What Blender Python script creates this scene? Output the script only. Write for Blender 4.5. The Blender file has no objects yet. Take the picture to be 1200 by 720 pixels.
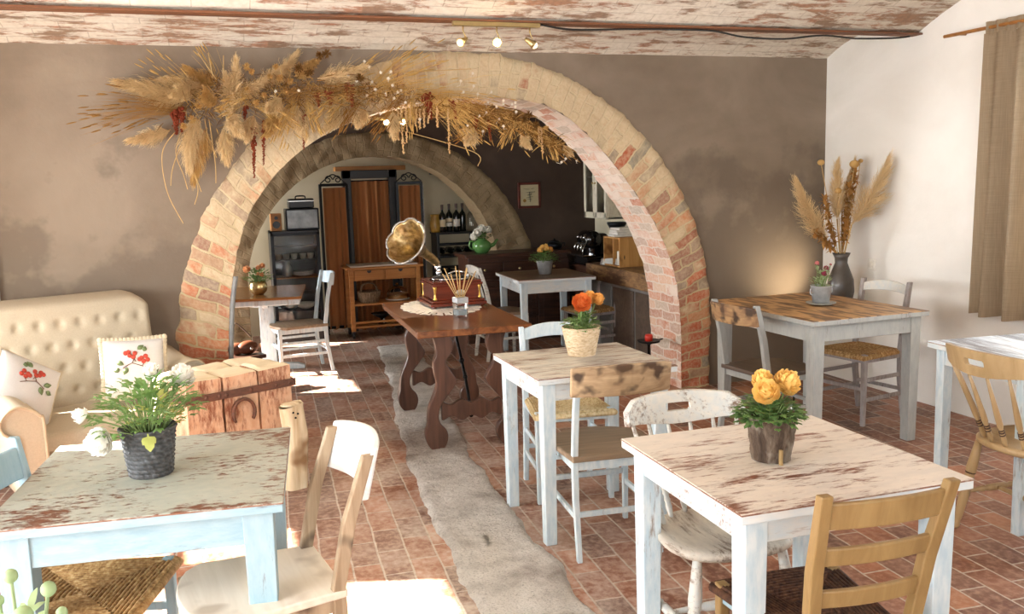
import bpy, bmesh, math, random
from mathutils import Vector, Matrix, Quaternion, noise as mnoise
PI = math.pi
COL = bpy.context.scene.collection
R_ = random.Random(7)

# ------------------------------------------------------------------ objects
def tag(o, label=None, cat=None, group=None, kind=None):
    if label: o['label'] = label
    if cat: o['category'] = cat
    if group: o['group'] = group
    if kind: o['kind'] = kind
    return o

def thing(name, label, cat, loc=(0, 0, 0), rot=0, group=None):
    o = bpy.data.objects.new(name, None)
    COL.objects.link(o)
    o.empty_display_size = .05
    o.location = loc
    o.rotation_euler = (0, 0, rot)
    return tag(o, label, cat, group)

def kids(o):
    return [c for c in COL.objects if c.parent == o]

def copy_tree(o, parent=None):
    c = o.copy()
    COL.objects.link(c)
    if parent: c.parent = parent
    for ch in kids(o): copy_tree(ch, c)
    return c

def dup(o, label, loc, rot, group=None):
    c = copy_tree(o)
    c['label'] = label
    c.location = loc
    c.rotation_euler = (0, 0, rot)
    if group: c['group'] = group
    return c

class MB:
    """collects shapes, then links them as one mesh object"""
    def __init__(s):
        s.bm = bmesh.new()
        s.uv = None
    def box(s, c, d, rot=None):
        m = Matrix.Translation(c)
        if rot is not None: m = m @ rot.to_4x4()
        m = m @ Matrix.Diagonal((d[0], d[1], d[2], 1))
        bmesh.ops.create_cube(s.bm, size=1, matrix=m)
        return s
    def taper(s, p, q, a, b):
        """square post between two points, a=(w,d) at p and b=(w,d) at q"""
        vs = []
        for c, e in ((p, a), (q, b)):
            for sx, sy in ((-1, -1), (1, -1), (1, 1), (-1, 1)):
                vs.append(s.bm.verts.new((c[0] + sx * e[0] / 2, c[1] + sy * e[1] / 2, c[2])))
        s.bm.faces.new(vs[3::-1]); s.bm.faces.new(vs[4:])
        for i in range(4):
            j = (i + 1) % 4
            s.bm.faces.new((vs[i], vs[j], vs[4 + j], vs[4 + i]))
        return s
    def post(s, pts, sizes):
        """rect-section piece through pts (sections stay horizontal)"""
        rings = []
        for c, e in zip(pts, sizes):
            rings.append([s.bm.verts.new((c[0] + sx * e[0] / 2, c[1] + sy * e[1] / 2, c[2])) for sx, sy in ((-1, -1), (1, -1), (1, 1), (-1, 1))])
        s._loft(rings, True)
        return s
    def _loft(s, rings, caps, closed=True, smooth=False):
        n = len(rings[0])
        for a, b in zip(rings, rings[1:]):
            for i in range(n if closed else n - 1):
                j = (i + 1) % n
                try:
                    f = s.bm.faces.new((a[i], a[j], b[j], b[i])); f.smooth = smooth
                except ValueError: pass
        if caps:
            try: s.bm.faces.new(rings[0][::-1]); s.bm.faces.new(rings[-1])
            except ValueError: pass
    def tube(s, pts, r, n=8, caps=True, smooth=True, flat=1.0):
        pts = [Vector(p) for p in pts]
        if not hasattr(r, '__len__'): r = [r] * len(pts)
        t0 = (pts[1] - pts[0]).normalized()
        up = Vector((0, 0, 1)) if abs(t0.z) < .9 else Vector((1, 0, 0))
        nrm = (up - t0 * up.dot(t0)).normalized()
        rings = []
        for i, p in enumerate(pts):
            t = (pts[min(i + 1, len(pts) - 1)] - pts[max(i - 1, 0)])
            t = t.normalized() if t.length > 1e-9 else t0
            nrm = nrm - t * nrm.dot(t)
            nrm = nrm.normalized() if nrm.length > 1e-6 else t.orthogonal().normalized()
            b = t.cross(nrm)
            rings.append([s.bm.verts.new(p + (nrm * math.cos(2 * PI * k / n) * flat + b * math.sin(2 * PI * k / n)) * r[i]) for k in range(n)])
        s._loft(rings, caps, smooth=smooth)
        return s
    def bar(s, p, q, w, h, up=(0, 0, 1)):
        p, q = Vector(p), Vector(q)
        y = (q - p); L = y.length; y = y.normalized()
        u = Vector(up)
        x = y.cross(u)
        x = x.normalized() if x.length > 1e-6 else y.orthogonal().normalized()
        z = x.cross(y)
        m = Matrix((x, y, z)).transposed().to_4x4()
        m = Matrix.Translation((p + q) / 2) @ m @ Matrix.Diagonal((w, L, h, 1))
        bmesh.ops.create_cube(s.bm, size=1, matrix=m)
        return s
    def lathe(s, prof, n=24, c=(0, 0, 0), caps=True, fn=None, mtx=None, smooth=True):
        rings = []
        for r, z in prof:
            ring = []
            for k in range(n):
                a = 2 * PI * k / n
                rr = r if fn is None else fn(r, z, a)
                v = Vector((rr * math.cos(a), rr * math.sin(a), z))
                if mtx is not None: v = mtx @ v
                ring.append(s.bm.verts.new(v + Vector(c)))
            rings.append(ring)
        s._loft(rings, caps, smooth=smooth)
        return s
    def prism(s, outline, t, mtx=None, smooth=False):
        """outline in x,y extruded by t in z (centred)"""
        m = mtx or Matrix()
        a = [s.bm.verts.new(m @ Vector((x, y, -t / 2))) for x, y in outline]
        b = [s.bm.verts.new(m @ Vector((x, y, t / 2))) for x, y in outline]
        s.bm.faces.new(a[::-1]); s.bm.faces.new(b)
        n = len(a)
        for i in range(n):
            j = (i + 1) % n
            f = s.bm.faces.new((a[i], a[j], b[j], b[i])); f.smooth = smooth
        return s
    def grid(s, fn, nu, nv, closed_u=False, smooth=True, uvfn=None):
        V = [[s.bm.verts.new(fn(i / nu, j / nv)) for j in range(nv + 1)] for i in range(nu if closed_u else nu + 1)]
        if uvfn and s.uv is None: s.uv = s.bm.loops.layers.uv.new('UVMap')
        for i in range(nu):
            i2 = (i + 1) % len(V)
            for j in range(nv):
                f = s.bm.faces.new((V[i][j], V[i2][j], V[i2][j + 1], V[i][j + 1])); f.smooth = smooth
                if uvfn:
                    for l, (a, b) in zip(f.loops, ((i, j), (i + 1, j), (i + 1, j + 1), (i, j + 1))):
                        l[s.uv].uv = uvfn(a / nu, b / nv)
        return s
    def ball(s, c, r, n=10, m=None, fn=None, smooth=True):
        if not hasattr(r, '__len__'): r = (r, r, r)
        mt = Matrix.Translation(c)
        if m is not None: mt = mt @ m.to_4x4()
        mt = mt @ Matrix.Diagonal((r[0], r[1], r[2], 1))
        g = bmesh.ops.create_uvsphere(s.bm, u_segments=n, v_segments=max(4, n // 2 + 1), radius=1, matrix=mt)
        for v in g['verts']:
            for f in v.link_faces: f.smooth = smooth
        return s
    def tri(s, *p):
        s.bm.faces.new([s.bm.verts.new(q) for q in p])
        return s
    def strip(s, pts, w, side, smooth=True):
        """thin ribbon along pts"""
        if not hasattr(w, '__len__'): w = [w] * len(pts)
        side = Vector(side)
        prev = None
        for p, ww in zip(pts, w):
            a = s.bm.verts.new(Vector(p) - side * ww / 2); b = s.bm.verts.new(Vector(p) + side * ww / 2)
            if prev:
                f = s.bm.faces.new((prev[0], prev[1], b, a)); f.smooth = smooth
            prev = (a, b)
        return s
    def build(s, name, mat, parent=None, bevel=0, seg=2, smooth=None, solid=0, subd=0, loc=None, fixn=True, xf=None):
        if xf is not None: bmesh.ops.transform(s.bm, matrix=xf, verts=s.bm.verts)
        if fixn and len(s.bm.faces) < 20000: bmesh.ops.recalc_face_normals(s.bm, faces=s.bm.faces)
        me = bpy.data.meshes.new(name)
        s.bm.to_mesh(me); s.bm.free()
        if smooth is not None: me.polygons.foreach_set('use_smooth', [smooth] * len(me.polygons))
        o = bpy.data.objects.new(name, me)
        COL.objects.link(o)
        me.materials.append(mat)
        if solid:
            m = o.modifiers.new('solid', 'SOLIDIFY'); m.thickness = solid; m.offset = 0
        if bevel:
            m = o.modifiers.new('bevel', 'BEVEL'); m.width = bevel; m.segments = seg; m.limit_method = 'ANGLE'; m.angle_limit = .6
            m.harden_normals = False
        if subd:
            m = o.modifiers.new('sub', 'SUBSURF'); m.levels = subd; m.render_levels = subd
        if parent: o.parent = parent
        if loc: o.location = loc
        return o

def rz(a): return Matrix.Rotation(a, 3, 'Z')
def rx(a): return Matrix.Rotation(a, 3, 'X')
def ry(a): return Matrix.Rotation(a, 3, 'Y')
def rad(d): return d * PI / 180
def lerp(a, b, t): return a + (b - a) * t
def catmull(P, n):
    out = []
    P = [Vector(p) for p in P]
    for i in range(len(P) - 1):
        p0, p1, p2, p3 = P[max(i - 1, 0)], P[i], P[i + 1], P[min(i + 2, len(P) - 1)]
        for k in range(n):
            t = k / n
            out.append(.5 * ((2 * p1) + (p2 - p0) * t + (2 * p0 - 5 * p1 + 4 * p2 - p3) * t * t + (3 * p1 - p0 - 3 * p2 + p3) * t ** 3))
    out.append(P[-1].copy())
    return out

# ---------------------------------------------------------------- materials
def hexc(h):
    h = h.lstrip('#')
    c = [int(h[i:i + 2], 16) / 255 for i in (0, 2, 4)]
    return tuple([x / 12.92 if x <= .04045 else ((x + .055) / 1.055) ** 2.4 for x in c] + [1])

class G:
    def __init__(s, name, rough=.6, metal=0, spec=.5):
        s.m = bpy.data.materials.new(name); s.m.use_nodes = True
        s.nt = s.m.node_tree
        s.b = s.nt.nodes['Principled BSDF']
        s.set('Roughness', rough); s.set('Metallic', metal); s.set('Specular IOR Level', spec)
        s.tc = s.nt.nodes.new('ShaderNodeTexCoord')
    def set(s, k, v):
        if isinstance(v, bpy.types.NodeSocket): s.nt.links.new(v, s.b.inputs[k])
        else: s.b.inputs[k].default_value = v
    def node(s, t, ins=None, **kw):
        n = s.nt.nodes.new(t)
        for k, v in kw.items(): setattr(n, k, v)
        for k, v in (ins or {}).items():
            if isinstance(v, bpy.types.NodeSocket): s.nt.links.new(v, n.inputs[k])
            else: n.inputs[k].default_value = v
        return n
    def vec(s, scale=(1, 1, 1), src='Object', rot=(0, 0, 0), loc=(0, 0, 0)):
        return s.node('ShaderNodeMapping', {'Vector': s.tc.outputs[src], 'Scale': scale, 'Rotation': rot, 'Location': loc}).outputs[0]
    def noise(s, scale=5, detail=5, vec=None, rough=.6, dist=0):
        return s.node('ShaderNodeTexNoise', {'Vector': vec if vec is not None else s.vec(), 'Scale': scale, 'Detail': detail, 'Roughness': rough, 'Distortion': dist}).outputs['Fac']
    def ramp(s, fac, stops, interp='LINEAR'):
        n = s.node('ShaderNodeValToRGB', {'Fac': fac})
        n.color_ramp.interpolation = interp
        e = n.color_ramp.elements
        while len(e) < len(stops): e.new(.5)
        for el, (p, c) in zip(e, stops):
            el.position = p
            el.color = hexc(c) if isinstance(c, str) else (c, c, c, 1) if not hasattr(c, '__len__') else c
        return n.outputs[0]
    def mix(s, fac, a, b, mode='MIX'):
        n = s.nt.nodes.new('ShaderNodeMix'); n.data_type = 'RGBA'; n.blend_type = mode
        for i, v in ((0, fac), (6, a), (7, b)):
            if isinstance(v, bpy.types.NodeSocket): s.nt.links.new(v, n.inputs[i])
            elif i == 0: n.inputs[0].default_value = v
            else: n.inputs[i].default_value = hexc(v) if isinstance(v, str) else v
        return n.outputs[2]
    def math(s, op, a, b=0.0, c=0.0):
        n = s.nt.nodes.new('ShaderNodeMath'); n.operation = op
        for i, v in enumerate((a, b, c)):
            if isinstance(v, bpy.types.NodeSocket): s.nt.links.new(v, n.inputs[i])
            else: n.inputs[i].default_value = v
        return n.outputs[0]
    def col(s, c):
        s.set('Base Color', hexc(c) if isinstance(c, str) else c)
        return s
    def bump(s, h, strength=.3, dist=.01):
        s.set('Normal', s.node('ShaderNodeBump', {'Height': h, 'Strength': strength, 'Distance': dist}).outputs[0])
        return s

def plain(name, c, rough=.6, metal=0, spec=.5, var=.12, scale=20, bump=0):
    g = G(name, rough, metal, spec)
    n = g.noise(scale, 4)
    g.col(g.mix(1, c, g.ramp(n, [(.3, 1 - var), (.7, 1 + var * .3)]), 'MULTIPLY'))
    if bump: g.bump(n, bump, .005)
    return g.m

def wood(name, c1, c2, axis=0, scale=1, rough=.5, knots=None, spec=.4):
    g = G(name, rough, 0, spec)
    st = [26 * scale] * 3; st[axis] = 2.2 * scale
    v = g.vec(st)
    n = g.noise(1, 6, v, .6, 1.2)
    n2 = g.noise(3 * scale, 3)
    c = g.ramp(n, [(.32, c1), (.66, c2)])
    c = g.mix(g.ramp(n2, [(.35, 0.35), (.65, 0.0)]), c, c1)
    if knots:
        k = g.noise(9 * scale, 2, g.vec((1, 1, 1), loc=(3, 1, 2)))
        c = g.mix(g.ramp(k, [(.60, 0.0), (.70, 1.0)]), c, knots)
    g.col(c)
    g.bump(n, .15, .003)
    return g.m

def worn(name, paint, under, amount=.5, axis=0, stretch=7, scale=3.2, paint2=None, rough=.62, soft=.05, fine=.5):
    """old paint with patches rubbed through to the wood below"""
    g = G(name, rough, 0, .35)
    st = [scale * 2.2] * 3; st[axis] = scale * 2.2 / stretch * 2
    v = g.vec(st)
    big = g.noise(.9, 3, v, .55, .15)
    st2 = [scale * 24] * 3; st2[axis] = scale * 24 / stretch
    fin = g.noise(1, 6, g.vec(st2), .72, .15)
    f = g.math('ADD', g.math('MULTIPLY', big, 1 - fine), g.math('MULTIPLY', fin, fine))
    lim = .36 + .3 * amount
    fac = g.ramp(f, [(lim - soft, 1.0), (lim + soft, 0.0)])
    p = g.mix(g.ramp(g.noise(7, 4, v), [(.35, 0.0), (.65, 1.0)]), paint, paint2 or paint)
    u = g.mix(g.noise(1, 5, g.vec(st2)), under, '#5a3a28')
    g.col(g.mix(fac, p, u))
    g.bump(g.math('SUBTRACT', g.math('MULTIPLY', fin, .4), fac), .25, .003)
    return g.m

def plaster(name, c1, c2, c3, rough=.85, low=None):
    g = G(name, rough, 0, .25)
    n = g.noise(.9, 5, g.vec((1, 1, 1.2)), .55, .6)
    n2 = g.noise(5, 6)
    c = g.ramp(n, [(.36, c1), (.52, c2), (.66, c3)])
    c = g.mix(g.ramp(n2, [(.4, 0.0), (.8, .35)]), c, c3)
    if low:
        z = g.node('ShaderNodeSeparateXYZ', {0: g.tc.outputs['Object']}).outputs[2]
        k = g.math('SUBTRACT', g.math('MULTIPLY', g.noise(1.6, 5), 1.6), g.math('MULTIPLY', z, .55))
        c = g.mix(g.ramp(k, [(.0, 0.0), (.12, .7)]), c, low)
    g.col(c)
    g.bump(g.math('ADD', g.noise(2.5, 6), g.math('MULTIPLY', g.noise(60, 3), .15)), .25, .02)
    return g.m
# ------------------------------------------------------------------ the room
D, RW, LW = 5.974, 4.646, -1.95           # back wall, right wall, left wall
D2, V3 = 9.0, 10.12                       # wall with the second arch, wall of the alcove
ZC = 2.488

def struct(name, mb, mat, **k):
    o = mb.build(name, mat, **k)
    o['kind'] = 'structure'
    return o

# floor of terracotta bricks
def floor_mat():
    g = G('terracotta_bricks', .5, 0, .4)
    v = g.vec((1, 1, 1), rot=(0, 0, rad(-86.6)))
    wob = g.node('ShaderNodeTexNoise', {'Vector': v, 'Scale': 6.0, 'Detail': 3.0}).outputs['Color']
    vv = g.node('ShaderNodeVectorMath', {0: v, 1: g.node('ShaderNodeVectorMath', {0: wob, 3: .014}, operation='SCALE').outputs[0]}, operation='ADD').outputs[0]
    br = g.node('ShaderNodeTexBrick', {'Vector': vv, 'Color1': (0, 0, 0, 1), 'Color2': (1, 1, 1, 1), 'Mortar': (.5, .5, .5, 1), 'Scale': 1.0, 'Mortar Size': .005, 'Mortar Smooth': .25, 'Bias': 0.0, 'Brick Width': .247, 'Row Height': .1245}, offset=.5)
    c = g.ramp(br.outputs['Color'], [(0, '#5a3a2c'), (.3, '#8a5439'), (.55, '#a96843'), (.8, '#6b4535'), (1, '#b57a54')])
    n1 = g.noise(4, 6, v); n2 = g.noise(30, 5, v); n3 = g.noise(1.1, 3, v)
    c = g.mix(g.ramp(n1, [(.35, .55), (.6, 0.0)]), c, '#5b3a2d')
    c = g.mix(g.ramp(n2, [(.45, 0.0), (.75, .45)]), c, '#c79a7c')
    # lime dust lying on the bricks, thicker beside the stone channel
    x = g.node('ShaderNodeSeparateXYZ', {0: g.vec((1, 1, 1))})
    du = g.math('ABSOLUTE', g.math('SUBTRACT', g.math('SUBTRACT', x.outputs[0], g.math('MULTIPLY', x.outputs[1], .085)), .80))
    near = g.ramp(du, [(.2, 1.0), (1.3, 0.0)])
    dust = g.math('MULTIPLY', g.ramp(g.math('ADD', g.math('MULTIPLY', n1, .6), g.math('MULTIPLY', n2, .4)), [(.40, 0.0), (.62, 1.0)]), g.math('ADD', .20, g.math('MULTIPLY', near, .6)))
    c = g.mix(dust, c, '#bdb2a6')
    c = g.mix(br.outputs['Fac'], c, g.ramp(n2, [(.3, '#9c8e80'), (.7, '#c4b7a8')]))
    g.col(c)
    g.set('Roughness', g.math('ADD', .34, g.math('MULTIPLY', g.noise(8, 4, v), .35)))
    g.bump(g.math('SUBTRACT', g.math('MULTIPLY', n1, .5), br.outputs['Fac']), .45, .006)
    return g.m
m = MB(); m.box((1.6, 3.9, -.05), (9, 14, .1)); struct('floor', m, floor_mat())

# strip of rough stone let into the floor
g = G('rough_stone', .9, 0, .2)
n = g.noise(6, 6); n2 = g.noise(90, 4, None, .8); n3 = g.noise(28, 4)
c = g.ramp(n, [(.3, '#bcb7ae'), (.5, '#d8d3ca'), (.7, '#e6e2da')])
c = g.mix(g.ramp(n2, [(.36, .5), (.47, 0.0)]), c, '#6c655c')
sy = g.node('ShaderNodeSeparateXYZ', {0: g.tc.outputs['Object']}).outputs[1]
c = g.mix(g.ramp(g.math('ADD', g.math('MULTIPLY', g.noise(3.2, 5), 1.4), g.math('MULTIPLY', g.math('ABSOLUTE', g.math('SUBTRACT', sy, 5.3)), -.55)), [(.45, 0.0), (.70, .5)]), c, '#86705f')
c = g.mix(g.ramp(g.noise(2.2, 4), [(.55, 0.0), (.7, .6)]), c, '#6d5a4b')
g.col(c); g.bump(g.math('ADD', g.math('MULTIPLY', n2, .6), g.math('ADD', n, n3)), 1.0, .03)
m_stone = g.m
CH = [(-.6, .70, 1.05), (1.0, .76, 1.16), (3.08, .86, 1.29), (4.0, .91, 1.33), (4.8, .975, 1.37), (6, 1.13, 1.52), (7.3, 1.33, 1.74), (8.8, 1.5, 1.9)]
def chan(t, s):
    v = -.6 + 9.4 * t
    for (a, l0, r0), (b, l1, r1) in zip(CH, CH[1:]):
        if v <= b + 1e-6: break
    k = (v - a) / (b - a)
    l, r = lerp(l0, l1, k), lerp(r0, r1, k)
    e = .035 * (mnoise.noise((v * 3.1, 0, 0)) if s < .5 else mnoise.noise((v * 3.1, 9, 0)))
    u = lerp(l, r, s) + e + .012 * mnoise.noise((v * 15, s * 5, 3))
    z = -.004 if s in (0, 1) else .013 + .006 * mnoise.noise((v * 6, s * 6, 1)) + .004 * mnoise.noise((v * 25, s * 20, 1))
    return (u, v, z)
m = MB(); m.grid(chan, 300, 16); struct('floor_strip', m, m_stone)['label'] = 'strip of rough grey stone let into the brick floor'

# plaster walls
m_brown = plaster('brown_plaster', '#786a5a', '#867868', '#938574', low='#6b5f52')
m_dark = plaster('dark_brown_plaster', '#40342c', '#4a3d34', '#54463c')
m_white = plaster('white_plaster', '#dedad1', '#e6e3db', '#eeebe4', .9)
m_cream = plaster('cream_plaster', '#c9bfa2', '#d2c8ac', '#dad1b8', .9)

def arch_pts(P, n=10):
    return [(p.x, p.y) for p in catmull([(a, b, 0) for a, b in P], n)]

ARCH_I = arch_pts([(.035, 0), (.04, .3), (.06, .62), (.104, 1.0), (.215, 1.40), (.40, 1.68), (.66, 1.90), (1.02, 2.07), (1.42, 2.165), (1.80, 2.19), (2.17, 2.165), (2.42, 2.07), (2.70, 1.83), (2.95, 1.53), (3.14, 1.25), (3.29, .89), (3.34, .5), (3.345, .2), (3.345, 0)])
def arch_outer(n):
    out = []
    for i in range(n + 1):
        t = i / n
        if t < .12: z = .6 * t / .12; u = -.262 + .0 * z
        elif t > .88: z = .6 * (1 - t) / .12; u = 3.62
        else:
            a = PI - (t - .12) / .76 * PI
            u = 1.68 + 1.94 * math.cos(a); z = .58 + 1.93 * math.sin(a)
        out.append((u, z))
    return out
NI = len(ARCH_I) - 1
ARCH_O = arch_outer(NI)
# resample inner to equal arc length so that the rings pair up
def resample(P, n):
    d = [0]
    for a, b in zip(P, P[1:]): d.append(d[-1] + math.dist(a, b))
    out = []; j = 0
    for i in range(n + 1):
        s = d[-1] * i / n
        while j < len(d) - 2 and d[j + 1] < s: j += 1
        k = (s - d[j]) / max(1e-9, d[j + 1] - d[j])
        out.append((lerp(P[j][0], P[j + 1][0], k), lerp(P[j][1], P[j + 1][1], k)))
    return out, d[-1]
NS = 200
AI, LI = resample(ARCH_I, NS)
AO, LO = resample(ARCH_O, NS)

def wall_arch(name, mat, u0, u1, z1, v0, t, hole):
    """slab from v0 to v0+t with an arched hole"""
    mb = MB(); n = len(hole)
    cx = (hole[0][0] + hole[-1][0]) / 2
    O = []
    for i, (u, z) in enumerate(hole):
        if z <= 1e-6: O.append((u0 if u < cx else u1, 0)); continue
        dx, dz = u - cx, z
        k = min((u1 - cx) / dx if dx > 1e-9 else 1e9, (u0 - cx) / dx if dx < -1e-9 else 1e9, z1 / dz if dz > 1e-9 else 1e9)
        O.append((cx + dx * k, dz * k))
    # put the corners of the slab in
    for c in ((u0, z1), (u1, z1)):
        j = min(range(n), key=lambda i: math.dist(O[i], c)); O[j] = c
    for v, fl in ((v0, False), (v0 + t, True)):
        H = [mb.bm.verts.new((u, v, z)) for u, z in hole]; Q = [mb.bm.verts.new((u, v, z)) for u, z in O]
        for i in range(n - 1):
            f = (H[i], H[i + 1], Q[i + 1], Q[i])
            mb.bm.faces.new(f[::-1] if fl else f)
        if fl:
            for i in range(n - 1):
                mb.bm.faces.new((pH[i], H[i], H[i + 1], pH[i + 1])); mb.bm.faces.new((pQ[i], pQ[i + 1], Q[i + 1], Q[i]))
        pH, pQ = H, Q
    return struct(name, mb, mat)

mid = [(lerp(a[0], b[0], .12), lerp(a[1], b[1], .12)) for a, b in zip(AI, AO)][::4]
wall_arch('wall_back', m_brown, LW - .3, RW + .3, 2.9, D, .46, mid)

def arch_mat(name, pale, brick, stone, mort, zlo, zhi, wash):
    g = G(name, .85, 0, .2)
    v = g.vec((1, 1, 1), 'UV')
    wob = g.node('ShaderNodeTexNoise', {'Vector': v, 'Scale': 7.0, 'Detail': 4.0}).outputs['Color']
    vv = g.node('ShaderNodeVectorMath', {0: v, 1: g.node('ShaderNodeVectorMath', {0: wob, 3: .07}, operation='SCALE').outputs[0]}, operation='ADD').outputs[0]
    br = g.node('ShaderNodeTexBrick', {'Vector': vv, 'Color1': (0, 0, 0, 1), 'Color2': (1, 1, 1, 1), 'Mortar': (.5, .5, .5, 1), 'Scale': 1.0, 'Mortar Size': .007, 'Mortar Smooth': .3, 'Brick Width': .215, 'Row Height': .074}, offset=.5)
    rnd = br.outputs['Color']
    n1 = g.noise(9, 6, v); n2 = g.noise(40, 5, v); n3 = g.noise(2.6, 4, v)
    bc = g.ramp(rnd, [(0, brick[0]), (.35, brick[1]), (.6, brick[2]), (.82, stone), (1, brick[0])])
    bc = g.mix(g.ramp(n2, [(.4, 0.0), (.7, .5)]), bc, pale)
    z = g.node('ShaderNodeSeparateXYZ', {0: g.tc.outputs['Object']}).outputs[2]
    zz = g.math('MULTIPLY', g.math('SUBTRACT', z, zlo), 1 / (zhi - zlo))
    k = g.math('ADD', g.math('ADD', g.math('MULTIPLY', n1, .5), g.math('MULTIPLY', rnd, .45)), g.math('SUBTRACT', g.math('MULTIPLY', n3, .5), g.math('MULTIPLY', zz, wash)))
    cover = g.ramp(k, [(.34, 1.0), (.5, 0.0)])
    c = g.mix(br.outputs['Fac'], bc, mort)
    pl = g.mix(g.ramp(n2, [(.35, .5), (.6, 0.0)]), pale, mort)
    c = g.mix(g.math('MULTIPLY', cover, .9), c, pl)
    g.col(c)
    h = g.math('SUBTRACT', g.math('ADD', g.math('MULTIPLY', n1, .9), g.math('MULTIPLY', n2, .5)), g.math('MULTIPLY', br.outputs['Fac'], .8))
    g.bump(h, .7, .014)
    return g.m
m_arch = arch_mat('arch_brickwork', '#cab897', ('#a4573a', '#b5674a', '#c08a62'), '#8f8878', '#bba883', .2, 2.2, .52)
m_intr = arch_mat('arch_underside_brickwork', '#dccfbf', ('#b9785c', '#c58c70', '#d3b49a'), '#b3a595', '#d6c8b8', -1.2, 2.2, .30)
def arch_ring(mb, AI, AO, v0, proud, L, nr=9, seed=0, rough=.022):
    n = len(AI) - 1
    def f(s, r):
        i = int(round(s * n)); a, b = AI[i], AO[i]
        k = r
        e = .028 * mnoise.noise((s * 55, seed, 1)) + .02 * mnoise.noise((s * 140, seed, 5)) if r > .99 else (.01 * mnoise.noise((s * 120, seed, 2)) if r < .01 else 0)
        d = math.dist(a, b)
        k = r + e / d
        u, z = lerp(a[0], b[0], k), lerp(a[1], b[1], k)
        p = proud + rough * mnoise.noise((u * 9, z * 9, seed)) + rough * .7 * mnoise.noise((u * 25, z * 25, seed + 3))
        if r > .99: p = -.02
        return (u, v0 - p, max(z, 0))
    mb.grid(f, n, nr, smooth=True, uvfn=lambda s, r: (r * .30, s * L))
mb = MB(); arch_ring(mb, AI, AO, D, .03, (LI + LO) / 2)
o = struct('trim_1', mb, m_arch, fixn=False); o['label'] = 'rough brick face of the near arch'
mb = MB()
def intr(AI, v0, v1, L, seed=0):
    n = len(AI) - 1
    def f(s, r):
        i = int(round(s * n)); a = AI[i]
        v = lerp(v0 - .03, v1, r)
        e = .008 * mnoise.noise((s * 90, v * 14, seed))
        return (a[0] + e, v + (.01 * mnoise.noise((s * 120, seed, 2)) if r < .01 else 0), max(0, a[1] + e))
    return f
mb.grid(intr(AI, D, D + .47, LI), NS, 8, uvfn=lambda s, r: (r * .5, s * LI))
o = struct('trim_2', mb, m_intr, fixn=False); o['label'] = 'whitewashed brick underside of the near arch'
# grey cement edge on the left jamb
m_cement = plain('grey_cement', hexc('#8f8f8c'), .85, var=.2)
mb = MB()
mb.grid(lambda s, r: (AI[int(s * 34)][0] - .022 * r + .028, D - .034 - .012 * (r == .5), max(0, AI[int(s * 34)][1])), 34, 2)
struct('trim_3', mb, m_cement, solid=.012)['label'] = 'grey cement edging on the left foot of the near arch'

# second arch
def arch2(cu, cz, ru, rz_, n=90, foot=0):
    P = [(cu - ru, 0)] + [(cu - ru * math.cos(PI * i / n), cz + rz_ * math.sin(PI * i / n)) for i in range(n + 1)] + [(cu + ru, 0)]
    return P
A2I, L2I = resample(arch2(1.60, .62, 1.29, 1.285), 140)
A2O, L2O = resample(arch2(1.62, .444, 1.711, 1.711), 140)
mid2 = [(lerp(a[0], b[0], .15), lerp(a[1], b[1], .15)) for a, b in zip(A2I, A2O)][::4]
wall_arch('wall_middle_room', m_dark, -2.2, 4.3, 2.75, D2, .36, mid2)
m_arch2 = arch_mat('second_arch_brickwork', '#8e7b5f', ('#836a4e', '#8b7152', '#927a58'), '#857860', '#80704f', -1.0, 2.2, .75)
mb = MB(); arch_ring(mb, A2I, A2O, D2, .03, (L2I + L2O) / 2, seed=11)
struct('trim_4', mb, m_arch2, fixn=False)['label'] = 'brown brick face of the far arch'
mb = MB(); mb.grid(intr(A2I, D2, D2 + .37, L2I, 4), 140, 5, uvfn=lambda s, r: (r * .4, s * L2I))
struct('trim_5', mb, m_arch2, fixn=False)['label'] = 'brick underside of the far arch'
# alcove behind it and sides of the middle room
mb = MB(); mb.box((1.6, V3 + .1, 1.3), (5.6, .2, 2.6)); struct('wall_alcove', mb, m_cream)
mb = MB(); mb.box((-.5, 9.75, .3), (.2, .8, .6)); mb.box((-.5, 9.75, 2.35), (.2, .8, .5)); mb.box((3.5, 9.75, 1.3), (.2, .8, 2.6)); struct('wall_alcove_sides', mb, m_cream)  # unseen gap in the left side, added to let light into the alcove
mb = MB(); mb.box((4.1, 7.7, 1.35), (.2, 2.62, 2.7)); struct('wall_middle_right', mb, m_cream)

def wall_u(name, u, t, v0, v1, z1, holes, mat):
    """wall in the plane u = const with rectangular openings (va, vb, za, zb)"""
    mb = MB(); vs = sorted(set([v0, v1] + [h[0] for h in holes] + [h[1] for h in holes]))
    for a, b in zip(vs, vs[1:]):
        zs = [(0, z1)]
        for h in holes:
            if h[0] <= a + 1e-6 and h[1] >= b - 1e-6: zs = [(0, h[2]), (h[3], z1)]
        for c, d in zs:
            if d - c > 1e-4: mb.box((u, (a + b) / 2, (c + d) / 2), (t, b - a, d - c))
    return struct(name, mb, mat)

def window(name, u, v0, v1, z0, z1, mat, n=2, m=3, t=.06):
    mb = MB()
    for v in (v0 + .03, v1 - .03): mb.box((u, v, (z0 + z1) / 2), (t, .06, z1 - z0))
    for z in (z0 + .03, z1 - .03): mb.box((u, (v0 + v1) / 2, z), (t, v1 - v0, .06))
    for i in range(1, n): mb.box((u, lerp(v0, v1, i / n), (z0 + z1) / 2), (t, .08, z1 - z0))
    for i in range(1, m): mb.box((u, (v0 + v1) / 2, lerp(z0, z1, i / m)), (t * .6, v1 - v0, .03))
    return struct(name, mb, mat, bevel=.004)

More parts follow.
